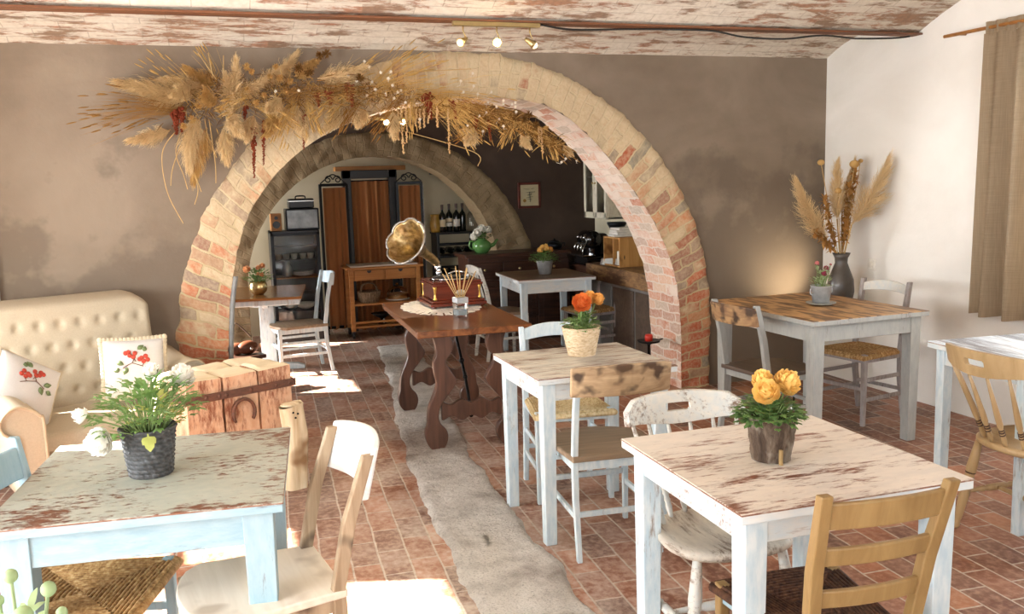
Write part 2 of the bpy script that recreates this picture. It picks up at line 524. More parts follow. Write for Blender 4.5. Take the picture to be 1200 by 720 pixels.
m_frame = plain('white_window_paint', hexc('#dcd9d2'), .5)
LH = [(.2, 2.6, .5, 2.2), (3.72, 4.42, .05, 2.25), (4.54, 5.06, .5, 1.86), (5.60, 5.86, .95, 2.1)]
wall_u('wall_left', LW - .15, .3, -2.0, D + .4, 2.9, LH, m_white)
for i, h in enumerate(LH): window('window_%d' % (i + 1), LW - .2, *h, m_frame, 2 if i == 0 else 1, 3)
RH = [(2.3, 4.02, .82, 2.25)]
wall_u('wall_right', RW + .15, .3, -2.0, D + .3, 2.9, RH, m_white)
window('window_7', RW + .2, *RH[0], m_frame, 2, 3)
MH = [(7.9, 8.88, .05, 2.42)]
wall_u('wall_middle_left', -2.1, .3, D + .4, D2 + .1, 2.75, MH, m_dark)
window('window_5', -2.15, *MH[0], m_frame, 1, 3)
mb = MB(); mb.box((-1.6, -2.1, 1.5), (1.4, .2, 3)); mb.box((3.6, -2.1, 1.5), (3.0, .2, 3)); mb.box((.6, -2.1, 2.6), (3.0, .2, .8)); mb.box((.6, -2.1, .3), (3.0, .2, .6)); struct('wall_front', mb, m_white)  # unseen wall added behind the camera to hold back the frontal light
mb = MB()
for u in (-.87, .6, 2.07): mb.box((u, -2.1, 1.4), (.07, .08, 1.6))
for z in (.63, 1.4, 2.17): mb.box((.6, -2.1, z), (3.0, .06, .06))
struct('window_6', mb, m_frame, bevel=.004)  # unseen window in the added wall, admits a limited share of light
mb = MB(); mb.box((-1.275, D - .02, 1.05), (.13, .05, 2.1)); struct('door_frame', mb, m_frame, bevel=.006)['label'] = 'white painted door frame at the left end of the back wall'

# ceiling: shallow brick vaults between iron beams
def ceil_mat():
    g = G('whitewashed_vault_bricks', .85, 0, .2)
    v = g.vec((1, 1, 1), 'UV')
    wob = g.node('ShaderNodeTexNoise', {'Vector': v, 'Scale': 5.0, 'Detail': 3.0}).outputs['Color']
    vv = g.node('ShaderNodeVectorMath', {0: v, 1: g.node('ShaderNodeVectorMath', {0: wob, 3: .02}, operation='SCALE').outputs[0]}, operation='ADD').outputs[0]
    br = g.node('ShaderNodeTexBrick', {'Vector': vv, 'Color1': (0, 0, 0, 1), 'Color2': (1, 1, 1, 1), 'Mortar': (.5, .5, .5, 1), 'Scale': 1.0, 'Mortar Size': .004, 'Mortar Smooth': .5, 'Brick Width': .29, 'Row Height': .085}, offset=.5)
    st = g.vec((2.2, 9, 1), 'UV')
    n1 = g.noise(1.7, 9, st, .72, .3); n2 = g.noise(30, 4, v); n3 = g.noise(1.1, 3, v)
    und = g.ramp(br.outputs['Color'], [(0, '#96583c'), (.5, '#a9724f'), (1, '#7d6148')])
    und = g.mix(g.ramp(n2, [(.4, .5), (.6, 0.0)]), und, '#6d5240')
    k = g.math('ADD', g.math('MULTIPLY', n1, .78), g.math('ADD', g.math('MULTIPLY', br.outputs['Color'], .06), g.math('MULTIPLY', n3, .30)))
    f = g.ramp(k, [(.57, 0.0), (.64, 1.0)])
    pw = g.mix(g.ramp(n2, [(.3, .6), (.6, 0.0)]), '#ddd4c4', '#c2b6a2')
    pw = g.mix(g.ramp(n3, [(.45, 0.0), (.62, .6)]), pw, '#c8c0b0')
    c = g.mix(g.math('MULTIPLY', f, .85), pw, und)
    c = g.mix(g.math('MULTIPLY', br.outputs['Fac'], .35), c, '#8a7c69')
    g.col(c); g.bump(g.math('SUBTRACT', n1, g.math('ADD', br.outputs['Fac'], f)), .35, .006)
    return g.m
m_ceil = ceil_mat()
mb = MB()
def bay(v0, v1, z0, z1, rise):
    n = 20
    P = []
    for i in range(n + 1):
        t = i / n
        P.append((lerp(v0, v1, t), lerp(z0, z1, t) + rise * (1 - (2 * t - 1) ** 2)))
    L = [0]
    for a, b in zip(P, P[1:]): L.append(L[-1] + math.dist(a, b))
    U0, U1 = LW - .3, RW + .02
    mb.grid(lambda s, t: (lerp(U0, U1, s), P[int(round(t * n))][0], P[int(round(t * n))][1] + .006 * mnoise.noise((s * 40, t * 6 + v0, 0))), 60, n,
            uvfn=lambda s, t: (lerp(U0, U1, s), L[int(round(t * n))] + v0))
BEAMS = [5.036, 2.86, .68]
bay(BEAMS[0], D + .02, 2.535, ZC, .115)
bay(BEAMS[1], BEAMS[0], 2.535, 2.535, .27)
bay(BEAMS[2], BEAMS[1], 2.535, 2.535, .27)
bay(-2.1, BEAMS[2], 2.535, 2.535, .27)
struct('ceiling', mb, m_ceil, fixn=False)
m_rust = worn('rusty_iron', '#5c4030', '#8d5a38', .55, 0, 9, 3, '#6d5140')
for i, v in enumerate(BEAMS):
    mb = MB(); mb.box(((LW + RW) / 2, v, 2.528), (RW - LW, .10, .012)); mb.box(((LW + RW) / 2, v, 2.58), (RW - LW, .012, .10))
    struct('trim_%d' % (6 + i), mb, m_rust)['label'] = 'rusty iron ceiling beam'
m_timber = wood('old_timber', '#7a5632', '#a9814f', 0, .5, .6)
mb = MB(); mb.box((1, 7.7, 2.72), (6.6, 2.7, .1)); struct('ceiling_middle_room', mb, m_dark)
mb = MB(); mb.box((1, 9.7, 2.6), (6.6, 1.2, .1)); struct('ceiling_alcove', mb, m_cream)
for i, v in enumerate((7.3,)):
    mb = MB(); mb.box((.95, v, 2.215), (6.1, .13, .12)); struct('trim_%d' % (9 + i), mb, m_timber, bevel=.01)['label'] = 'wooden ceiling beam of the middle room'
# ---------------------------------------------------------------- furniture
m_blue = worn('pale_blue_paint', '#98b0b8', '#5f4c3c', .05, 2, 7, 3, '#8ba7b2', .5)
m_bluelip = worn('pale_blue_table_paint', '#98b0b8', '#5f4c3c', .10, 0, 7, 3, '#86a3ae', .5)
m_topA = worn('chipped_grey_green_top', '#a9ac9f', '#74452f', .345, 0, 2.4, 2.2, '#9fa59b', .42, .035, .55)
m_whitep = worn('white_leg_paint', '#ccd7da', '#8b7a67', .05, 2, 7, 3, '#b2c7d1', .5)
m_whitelip = worn('white_table_paint', '#d2d5d2', '#8b6a52', .14, 0, 7, 3, '#c3d0d5', .5)
m_topB = worn('chipped_grey_brown_top', '#c3bdb1', '#75543f', .42, 0, 8, 2.4, '#aeb0aa', .45, .04, .5)
m_topC = worn('chipped_cream_top', '#d6cdc0', '#85503a', .29, 0, 5, 2.0, '#cbc4ba', .45, .035, .5)
m_greyp = worn('grey_paint', '#a3a49f', '#6d675f', .03, 2, 7, 3, '#989b97', .5)
m_greychair = worn('grey_chair_paint', '#9c9d99', '#6b645c', .05, 2, 7, 3, '#92948f', .5)
m_mauve = worn('mauve_grey_paint', '#8d8582', '#6b5d54', .12, 2, 6, 3, '#a09a97', .5)
m_wornrim = worn('worn_brown_rim', '#7a5440', '#c9bfb0', .32, 0, 3, 6, '#8a6450', .5)
def burnt_top():
    g = G('scorched_pine_boards', .42, 0, .4)
    st = g.vec((26, 3, 8))
    n = g.noise(1, 5, st, .6, .8); n2 = g.noise(1, 2, g.vec((22, 4.5, 4)), .5)
    c = g.ramp(n, [(.3, '#a07a50'), (.6, '#c49c6a'), (.8, '#d8b483')])
    c = g.mix(g.ramp(n2, [(.44, .85), (.54, 0.0)]), c, '#543826')
    g.col(c); return g.m
m_topD = burnt_top()
m_topE = worn('pale_blue_white_boards', '#c9d6e0', '#7d8790', .30, 1, 10, 1.6, '#dfe5e8', .45)
m_walnut = wood('polished_walnut', '#54301c', '#8a5630', 1, .6, .25, spec=.5)
m_walnut_leg = wood('dark_walnut_legs', '#3c271d', '#654536', 2, .6, .35)
def scorch(name, c1, c2, more=0):
    g = G(name, .5); st = g.vec((3, 22, 22)); n = g.noise(1, 6, st, .6, 1)
    c = g.ramp(n, [(.32, c1), (.66, c2)])
    k = g.noise(13, 2, g.vec((1, 1, 1.1), loc=(.37, .2, .1)), .4)
    c = g.mix(g.ramp(k, [(.54 - more, 0.0), (.66 - more, .92)]), c, '#2f2018')
    g.col(g.mix(g.ramp(g.noise(5, 3), [(.45, 0.0), (.7, .5)]), c, '#6a4a30')); return g.m
m_rawwood = wood('bare_limed_wood', '#8a745a', '#b8a488', 2, .7, .6, '#4a3a2c')
m_seatA = wood('limed_seat', '#cfc3b0', '#e0d6c6', 0, .6, .5, '#b3a593')
m_burntrail = scorch('scorched_pale_wood', '#8f7658', '#bca380', .015)
m_burntrail2 = scorch('scorched_brown_wood', '#7a5a3e', '#b08d62', .03)
m_greyseat = wood('greyed_seat_wood', '#75634f', '#a08c72', 0, .6, .45)
m_darkseat = wood('dark_seat_wood', '#4a3c32', '#6a594a', 0, .6, .45)
m_honey = wood('honey_pine', '#7f653e', '#a08658', 2, .5, .45)
m_windsor = wood('turned_beech', '#9a8058', '#baa078', 2, .5, .4)
m_windsor_band = plain('dark_turned_bands', hexc('#4a2f1c'), .5)
m_wwhite = worn('chipped_white_chair_paint', '#cdc9be', '#7d6a58', .2, 1, 4, 3, '#bfc3c0', .5)
m_wseat = worn('chipped_white_seat', '#c4bcad', '#75685a', .33, 1, 7, 2.4, '#b0a99c', .5)
m_white_rail = worn('white_rail_paint', '#d2d0ca', '#9c8a75', .03, 0, 5, 3, '#dadfe0', .45)

def rush_mat(name, c1, c2, c3):
    g = G(name, .75, 0, .25)
    n = g.noise(70, 3, g.vec((1, 1, .4))); n2 = g.noise(9, 4)
    c = g.ramp(n, [(.32, c1), (.5, c2), (.7, c3)])
    g.col(g.mix(g.ramp(n2, [(.4, .4), (.6, 0.0)]), c, c1)); return g.m
m_rush = rush_mat('woven_rush', '#7d5a34', '#ad8654', '#d2b280')
m_rushpale = rush_mat('pale_rush', '#a88f62', '#cfbb90', '#dccca8')
m_rushdark = rush_mat('dark_rush', '#33221a', '#54392a', '#6e4e38')

def table(name, label, w, d, h, loc, rot, m_top, m_lip, m_leg, leg=.058, apron=.085, lip=.028, over=.03, group=None):
    t = thing(name, label, 'table', loc, rot, group)
    MB().box((0, 0, h - lip / 2 - .002), (w, d, lip)).build('table_edge', m_lip, t, .003)
    if m_lip in (m_bluelip, m_whitelip): MB().box((0, 0, h - .0035), (w + .003, d + .003, .004)).build('worn_rim', m_wornrim, t, .001)
    MB().box((0, 0, h - .001), (w - .001, d - .001, .004)).build('tabletop', m_top, t, .001)
    ix, iy = w / 2 - over, d / 2 - over
    mb = MB(); za = h - lip - apron / 2
    for s in (-1, 1):
        mb.box((0, s * (iy - .018), za), (2 * ix - .04, .022, apron)); mb.box((s * (ix - .018), 0, za), (.022, 2 * iy - .04, apron))
    mb.build('apron', m_lip, t, .002)
    for sx in (-1, 1):
        for sy in (-1, 1):
            x, y = sx * (ix - leg / 2), sy * (iy - leg / 2)
            MB().taper((x, y, 0), (x, y, h - lip), (leg * .82, leg * .82), (leg, leg)).build('leg', m_leg, t, .003)
    return t

table('square_table', 'square table with chipped grey-green top and pale blue legs holding the white flowers', .778, .80, .759, (-.205, 2.909, 0), rad(-6.3), m_topA, m_bluelip, m_blue, .085, .10)
table('square_table', 'white-legged table with worn grey-brown top holding the orange flowers', .675, .64, .775, (1.628, 3.848, 0), 0, m_topB, m_whitelip, m_whitep, .062)
table('square_table', 'white table with cream chipped top under the yellow flowers, nearest on the right', .748, .742, .758, (1.624, 2.261, 0), rad(-1.2), m_topC, m_whitelip, m_whitep, .07, .075)
table('square_table', 'tall grey table with scorched striped wooden top in the corner below the dried plumes', .83, 1.05, .794, (3.565, 4.668, 0), rad(1.3), m_topD, m_greyp, m_greyp, .075, .10)
table('square_table', 'white table with pale blue streaked top under the window curtain', .92, .62, .785, (3.74, 3.10, 0), rad(-5), m_topE, m_whitelip, m_whitep, .055, .08)
table('square_table', 'white table with plank top in front of the dark sideboard', .72, .80, .757, (2.90, 7.70, 0), rad(-3), wood('worn_plank_top', '#6a5442', '#9a8268', 0, .6, .4), m_whitelip, m_whitep, .06, .10)

# ------------------------------------------------------------------ chairs
def curve_slab(mb, w, z0, z1, y, bow, t, arch=0, arch0=0, rake=0, zref=0, n=14, x0=None):
    """rail between x=-w/2..w/2, bowed back, top edge arched"""
    P = []
    for i in range(n + 1):
        s = 2 * i / n - 1
        k = 1 - s * s
        P.append((s * w / 2, y - bow * k, z0 + arch0 * k, z1 + arch * k))
    rings = []
    for x, yy, a, b in P:
        f = lambda z: yy - (z - zref) * rake
        rings.append([mb.bm.verts.new(q) for q in ((x, f(a) - t / 2, a), (x, f(a) + t / 2, a), (x, f(b) + t / 2, b), (x, f(b) - t / 2, b))])
    mb._loft(rings, True)
    return mb

def rush_seat(t, w0, w1, d, z, mat, th=.028, strands=15):
    """four-way woven rush seat: w0 at the back, w1 at the front"""
    c = Vector((0, 0, z - .012))
    B = [Vector((-w0 / 2, -d / 2, z)), Vector((w0 / 2, -d / 2, z)), Vector((w1 / 2, d / 2, z)), Vector((-w1 / 2, d / 2, z))]
    mb = MB()
    for i in range(4):
        a, b = B[i], B[(i + 1) % 4]
        for k in range(strands):
            f = (k + .5) / strands
            p, q = a.lerp(c, f), b.lerp(c, f)
            j = R_.uniform(-.0012, .0012)
            p = p + Vector((0, 0, j)); q = q + Vector((0, 0, -j))
            r = (a - c).cross(b - c).length / max(.01, (b - a).length) / strands * .56
            if (q - p).length > .012: mb.tube([p, (p + q) / 2 + Vector((0, 0, .003)), q], r, 5, False)
    for i in range(4):
        a, b = B[i], B[(i + 1) % 4]
        out = ((a + b) / 2 - Vector((0, 0, z))).normalized()
        mb.tube([a - Vector((0, 0, th / 2)), b - Vector((0, 0, th / 2))], th / 2, 8)
    mb.prism([(v.x * .97, v.y * .97) for v in B], th * .7, Matrix.Translation((0, 0, z - th * .6)))
    return mb.build('seat', mat, t)

def wood_seat(t, w0, w1, d, z, mat, round_=.12, th=.026):
    P = [(-w0 / 2, -d / 2), (w0 / 2, -d / 2)]
    n = 10
    for i in range(n + 1):
        a = i / n
        P.append((lerp(w1 / 2, -w1 / 2, a), d / 2 - round_ + round_ * math.sin(PI * a) ** .55))
    P.insert(2, (lerp(w0, w1, .7) / 2, d / 2 - round_ * 1.5)); P.append((-lerp(w0, w1, .7) / 2, d / 2 - round_ * 1.5))
    return MB().prism(P, th, Matrix.Translation((0, 0, z - th / 2))).build('seat', mat, t, .006, 3)

def chair(label, loc, rot, frame, rail, seatm, kind='rush', w=.37, wf=.42, d=.38, sh=.455, bh=.86, rake=.09, wt=None, post=(.03, .036), rails=(), front=(.034, .034), stretch=((.17, .17), (.30, .30)), fb=True, group=None, srail=None, name='dining_chair', knob=False):
    t = thing(name, label, 'chair', loc, rot, group)
    wt = wt or w
    yb = -d / 2
    for s in (-1, 1):
        pts = [(s * w / 2, yb - .045, 0), (s * w / 2, yb - .005, sh * .6), (s * w / 2, yb, sh), (s * lerp(w, wt, .5) / 2, yb - rake * .38, lerp(sh, bh, .5)), (s * wt / 2, yb - rake, bh)]
        MB().post(pts, [(post[0] * .85, post[1] * .85), post, post, post, (post[0] * .9, post[1] * .85)]).build('rear_post', frame, t, .004)
        MB().taper((s * (wf / 2 - .018), d / 2 - .018, 0), (s * (wf / 2 - .018), d / 2 - .018, sh + (.008 if kind == 'rush' else -.02)), (front[0] * .78, front[1] * .78), front).build('front_leg', frame, t, .005)
    mb = MB()
    zs = sh - (.035 if kind == 'rush' else .045)
    hh = .026 if kind == 'rush' else .042
    for s in (-1, 1): mb.bar((s * w / 2, yb, zs), (s * (wf / 2 - .018), d / 2 - .018, zs), .018, hh)
    mb.bar((-wf / 2 + .018, d / 2 - .018, zs), (wf / 2 - .018, d / 2 - .018, zs), .018, hh); mb.bar((-w / 2, yb, zs), (w / 2, yb, zs), .018, hh)
    mb.build('seat_rail', srail or frame, t, .002)
    for a, b in stretch:
        for s in (-1, 1):
            MB().bar((s * w / 2, yb - .01, a), (s * (wf / 2 - .018), d / 2 - .018, b), .016, .024).build('stretcher', frame, t, .003)
    if fb:
        MB().bar((-wf / 2 + .018, d / 2 - .018, fb if fb is not True else .24), (wf / 2 - .018, d / 2 - .018, fb if fb is not True else .24), .018, .024).build('stretcher', frame, t, .003)
        MB().bar((-w / 2, yb - .012, .2), (w / 2, yb - .012, .2), .016, .024).build('stretcher', frame, t, .003)
    for r in rails:
        # z centre, height, bow, arch, thickness, overhang
        zc, h, bow, arch, th, ov = r[:6]
        f = (zc - sh) / (bh - sh)
        yy = yb - rake * (f * f * .55 + f * .45) - (post[1] / 2 + th / 2 - .006 if ov > 0 else 0)
        ww = lerp(w, wt, f) + ov * 2
        mb = MB(); curve_slab(mb, ww, zc - h / 2, zc + h / 2, yy, bow, th, arch, r[6] if len(r) > 6 else arch * .6, rake / (bh - sh) * .9, zc)
        mb.build('back_rail', rail, t, .005)
    if kind == 'rush': rush_seat(t, w - .01, wf, d + .02, sh, seatm)
    else: wood_seat(t, w + .03, wf + .05, d + .05, sh, seatm, *( (.10,) if kind == 'wood' else (.16,)))
    return t

# A: blue rush chair pushed in from the left, limed chair on the right
chair('pale blue ladder-back chair with woven rush seat, half under the left table', (-.435, 2.80, 0), rad(-107), m_blue, m_blue, m_rush, bh=.88, rails=((.80, .10, .02, 0, .018, 0), (.64, .06, .02, 0, .018, 0)), w=.38, wf=.44, d=.40, rake=.06)
chair('limed wooden chair with broad white top rail beside the table of white flowers', (.055, 2.665, 0), rad(99), m_rawwood, m_white_rail, m_seatA, 'wood', w=.36, wf=.42, d=.40, bh=.845, rake=.11, rails=((.785, .15, .045, .015, .022, .012, 0),), stretch=((.20, .20),), post=(.03, .04))
# B
chair('white chair with broad scorched wooden top rail in front of the orange flowers', (1.60, 3.575, 0), rad(-5), m_whitep, m_burntrail, m_greyseat, 'round', w=.37, wf=.40, d=.39, sh=.46, bh=.85, rake=.07, rails=((.795, .125, .04, .012, .022, .035, 0),), post=(.026, .03), stretch=((.19, .19),), front=(.03, .03))
chair('white ladder-back chair with pale rush seat behind the table of orange flowers', (1.69, 4.20, 0), rad(172), m_whitep, m_whitep, m_rushpale, w=.36, wf=.41, d=.36, sh=.47, bh=.845, rake=.07, rails=((.80, .06, .025, .03, .018, 0), (.66, .05, .02, .02, .018, 0)))
# C
chair('honey-coloured ladder-back chair with dark rush seat in front of the yellow flowers', (1.50, 1.935, 0), rad(-4), m_honey, m_honey, m_rushdark, w=.29, wf=.40, d=.40, sh=.45, bh=.885, rake=.095, wt=.35, post=(.036, .032), rails=((.825, .072, .018, 0, .018, 0), (.71, .05, .018, 0, .018, 0), (.59, .05, .018, 0, .018, 0)), srail=m_blue)
# D
chair('grey chair with curved scorched top rail at the left side of the tall grey table', (3.215, 4.60, 0), rad(-83), m_greychair, m_burntrail2, m_darkseat, 'round', w=.38, wf=.40, d=.40, sh=.455, bh=.87, rake=.09, rails=((.80, .11, .05, .01, .022, .012, 0),), stretch=((.22, .22),), post=(.03, .04))
chair('mauve-grey ladder-back chair with rush seat between the tall grey table and the white wall', (4.0, 4.76, 0), rad(100), m_mauve, m_wwhite, m_rush, w=.36, wf=.40, d=.36, sh=.46, bh=.90, rake=.07, rails=((.84, .055, .02, .03, .018, 0), (.68, .05, .02, .02, .018, 0)))
# rear room
chair('white chair with brown wooden seat at the pedestal table beyond the arch', (.67, 8.0, 0), rad(98), m_whitep, m_whitep, m_greyseat, 'wood', w=.34, wf=.38, d=.42, sh=.43, bh=.87, rake=.08, rails=((.81, .10, .035, .01, .02, .01, 0),), stretch=((.17, .17), (.28, .28)), post=(.026, .034))
ch = chair('distressed white slat-back chair between the sideboard and the walnut table', (2.52, 7.78, 0), rad(-88), m_wwhite, m_wwhite, m_greyseat, 'wood', w=.34, wf=.38, d=.36, sh=.44, bh=.86, rake=.10, rails=((.82, .07, .02, .02, .018, 0),), stretch=((.2, .2),))
for i in range(4):
    x = lerp(-.10, .10, i / 3)
    MB().bar((x, -.18 - .005, .45), (x, -.18 - .098, .80), .026, .010, (0, 1, 0)).build('back_slat', m_wwhite, ch, .002)
chair('grey-brown rush chair drawn up to the right end of the plank table', (3.32, 7.62, 0), rad(97), m_mauve, m_wwhite, m_rush, w=.34, wf=.38, d=.36, sh=.42, bh=.86, rake=.08, rails=((.82, .06, .02, .02, .018, 0), (.66, .05, .02, .02, .018, 0)))

# turned spindle-back chairs
def turned(mb, p, q, r, prof, n=12):
    p, q = Vector(p), Vector(q)
    z = (q - p); L = z.length; z = z.normalized(); x = z.orthogonal().normalized(); y = z.cross(x)
    M_ = Matrix((x, y, z)).transposed().to_4x4(); M_.translation = p
    mb.lathe([(r * a, L * b) for b, a in prof], n, mtx=M_)
    return mb
LEGP = [(0, .55), (.03, .75), (.06, .72), (.09, .6), (.12, .78), (.3, .95), (.42, 1.0), (.5, .82), (.52, .98), (.54, .8), (.57, .8), (.59, 1.05), (.62, .84), (.64, 1.0), (.7, 1.08), (.85, .9), (1, .7)]
SPP = [(0, .7), (.06, .9), (.12, 1.1), (.16, .85), (.18, 1.15), (.2, .85), (.23, .85), (.25, 1.15), (.27, .85), (.31, 1.2), (.42, 1.25), (.7, .9), (1, .6)]
STP = [(0, .6), (.2, .8), (.28, 1.1), (.32, .8), (.36, 1.15), (.5, 1.3), (.64, 1.15), (.68, .8), (.72, 1.1), (.8, .8), (1, .6)]
def windsor(label, loc, rot, mw, ms, mband, h=.85, nsp=6, wr=.50, sh=.45, zr0=.10):
    t = thing('windsor_chair', label, 'chair', loc, rot)
    P = []
    for i in range(40):
        a = 2 * PI * i / 40
        x, y = math.cos(a), math.sin(a)
        P.append((.215 * math.copysign(abs(x) ** .75, x) * (1 + .10 * y), .205 * math.copysign(abs(y) ** .8, y)))
    mb = MB()
    rings = []
    for f, z in ((.90, sh - .036), (1.0, sh - .022), (1.0, sh - .006), (.95, sh), (.7, sh - .008), (.35, sh - .012)):
        rings.append([mb.bm.verts.new((x * f, y * f, z + (.010 * max(0, y * 3) if z > sh - .015 and f < .97 else 0))) for x, y in P])
    mb._loft(rings, True, smooth=True)
    mb.build('seat', ms, t)
    def bands(p, q, r, at):
        mb = MB()
        p, q = Vector(p), Vector(q)
        for a in at:
            c = p.lerp(q, a); e = (q - p).normalized() * .003
            mb.tube([c - e, c + e], r, 12)
        return mb
    for sx in (-1, 1):
        for sy in (-1, 1):
            p, q = (sx * .205, sy * .20 - .0, 0), (sx * .15, sy * .14, sh - .03)
            o = turned(MB(), p, q, .0215, LEGP).build('leg', mw, t)
            if mband: bands(p, q, .0225, (.52, .59, .64)).build('dark_band', mband, o)
    k = .42
    def lp(sx, sy): return Vector((sx * lerp(.205, .15, k), sy * lerp(.20, .14, k), (sh - .03) * k))
    for sx in (-1, 1): turned(MB(), lp(sx, -1), lp(sx, 1), .013, STP).build('stretcher', mw, t)
    turned(MB(), (lp(-1, -1) + lp(-1, 1)) / 2, (lp(1, -1) + lp(1, 1)) / 2, .014, STP).build('stretcher', mw, t)
    # crest rail with hand hole, wrapped on an arc
    Ra = .34; amax = math.asin(min(.95, wr / 2 / Ra))
    zt = h - .085
    def pt(s, z, off=0):   # s in -1..1
        a = s * amax
        lean = .12 + (z - zt) * .25
        return Vector(((Ra + off) * math.sin(a), -.20 - lean + Ra * (1 - math.cos(a)) * .9 + .0 - off * math.cos(a), z))
    def top(s): return h + .012 * math.cos(s * PI / 2) - .028 * max(0, abs(s) - .78) / .22
    def bot(s): return zt - .012 * math.cos(s * PI) - .004
    mb = MB(); NX, NZ = 132, 26
    def inhole(s, f):
        x = s * wr / 2; z = (f - .52) * .085
        dx = max(0, abs(x) - .034)
        return dx * dx + z * z < .0125 ** 2
    vs = {}
    def V(i, j, k):
        if (i, j, k) not in vs:
            s = 2 * i / NX - 1
            s2 = s
            z = lerp(bot(s), top(s), j / NZ)
            vs[(i, j, k)] = mb.bm.verts.new(pt(s2, z, -.011 if k == 0 else .011))
        return vs[(i, j, k)]
    keep = {(i, j): not inhole(2 * (i + .5) / NX - 1, (j + .5) / NZ) for i in range(NX) for j in range(NZ)}
    for (i, j), kp in keep.items():
        if not kp: continue
        mb.bm.faces.new((V(i, j, 1), V(i + 1, j, 1), V(i + 1, j + 1, 1), V(i, j + 1, 1)))
        mb.bm.faces.new((V(i, j, 0), V(i, j + 1, 0), V(i + 1, j + 1, 0), V(i + 1, j, 0)))
        for (di, dj, a, b) in ((-1, 0, (i, j), (i, j + 1)), (1, 0, (i + 1, j + 1), (i + 1, j)), (0, -1, (i + 1, j), (i, j)), (0, 1, (i, j + 1), (i + 1, j + 1))):
            if not keep.get((i + di, j + dj), False):
                mb.bm.faces.new((V(*a, 1), V(*b, 1), V(*b, 0), V(*a, 0)))
    mb.build('crest_rail', mw, t, .004)
    for i in range(nsp):
        s = lerp(-.86, .86, i / (nsp - 1))
        q = pt(s, bot(s) + .006)
        a = s * 1.15
        p = Vector((.185 * math.sin(a), -.185 * math.cos(a) + .0, sh - .006))
        o = turned(MB(), p, q, .0105, SPP, 10).build('spindle', mw, t)
        if mband: bands(p, q, .0125, (.18, .215, .25)).build('dark_band', mband, o)
    return t
windsor('honey-coloured spindle-back chair with slotted crest rail by the curtain', (3.32, 2.84, 0), rad(-92), m_windsor, m_windsor, m_windsor_band, .86)
windsor('chipped white spindle-back chair with slotted crest rail behind the yellow flowers', (1.55, 2.50, 0), rad(176), m_wwhite, m_wseat, None, .835, wr=.46)

# -------------------------------------------------------- walnut trestle table
t = thing('trestle_table', 'dark walnut trestle table with scalloped legs in the middle of the floor', 'table', (1.468, 5.672, 0), rad(-2.2))
MB().box((0, 0, .75), (.70, 1.365, .04)).build('tabletop', m_walnut, t, .006, 3)
def scallop():
    Z = [(.728, -.02, .062), (.66, -.04, .064), (.60, -.035, .055), (.55, -.012, .045), (.47, -.032, .066), (.42, -.045, .072), (.36, -.02, .058), (.28, .022, .042), (.21, .034, .040), (.165, .03, .05), (.13, .022, .074), (.085, .018, .082), (.04, .016, .068), (0.0, .014, .036)]
    Z = [(z, c * 1.15, w * .86) for z, c, w in Z]
    L = catmull([(c - w, z, 0) for z, c, w in Z], 4); Rr = catmull([(c + w, z, 0) for z, c, w in Z], 4)
    return [(p.x, max(0, p.y)) for p in L] + [(p.x, max(0, p.y)) for p in reversed(Rr)]
SC = scallop()
MX = Matrix(((1, 0, 0, 0), (0, 0, 1, 0), (0, 1, 0, 0), (0, 0, 0, 1)))
for sy in (-1, 1):
    for sx in (-1, 1):
        P = [((x + .205) * sx, z) for x, z in SC]
        if sx < 0: P = P[::-1]
        P = [(-(x), z) if False else (x, z) for x, z in P]
        MB().prism(P, .055, Matrix.Translation((0, sy * .50, 0)) @ MX).build('leg', m_walnut_leg, t, .006)
    n = 24; up = []; dn = []
    for i in range(n + 1):
        s = i / n; x = lerp(-.19, .19, s); w = .045 + .014 * math.cos(s * 6 * PI) + .012 * math.sin(s * PI)
        up.append((x, .245 + w * .9)); dn.append((x, .245 - w))
    MB().prism(up + dn[::-1], .04, Matrix.Translation((0, sy * .50, 0)) @ MX).build('stretcher', m_walnut_leg, t, .005)
m_iron = plain('black_wrought_iron', hexc('#1b1a1a'), .45, .8)
for sy in (-1, 1):
    P = catmull([(0, sy * .49, .21), (0, sy * .40, .36), (.0, sy * .28, .5), (.0, sy * .10, .68), (0, sy * .06, .735)], 5)
    mb = MB(); mb.tube(P, .010, 8); mb.ball((0, sy * .28, .5), .018); mb.ball((0, sy * .49, .195), .014); mb.ball((0, sy * .36, .41), .015)
    mb.build('iron_brace', m_iron, t)
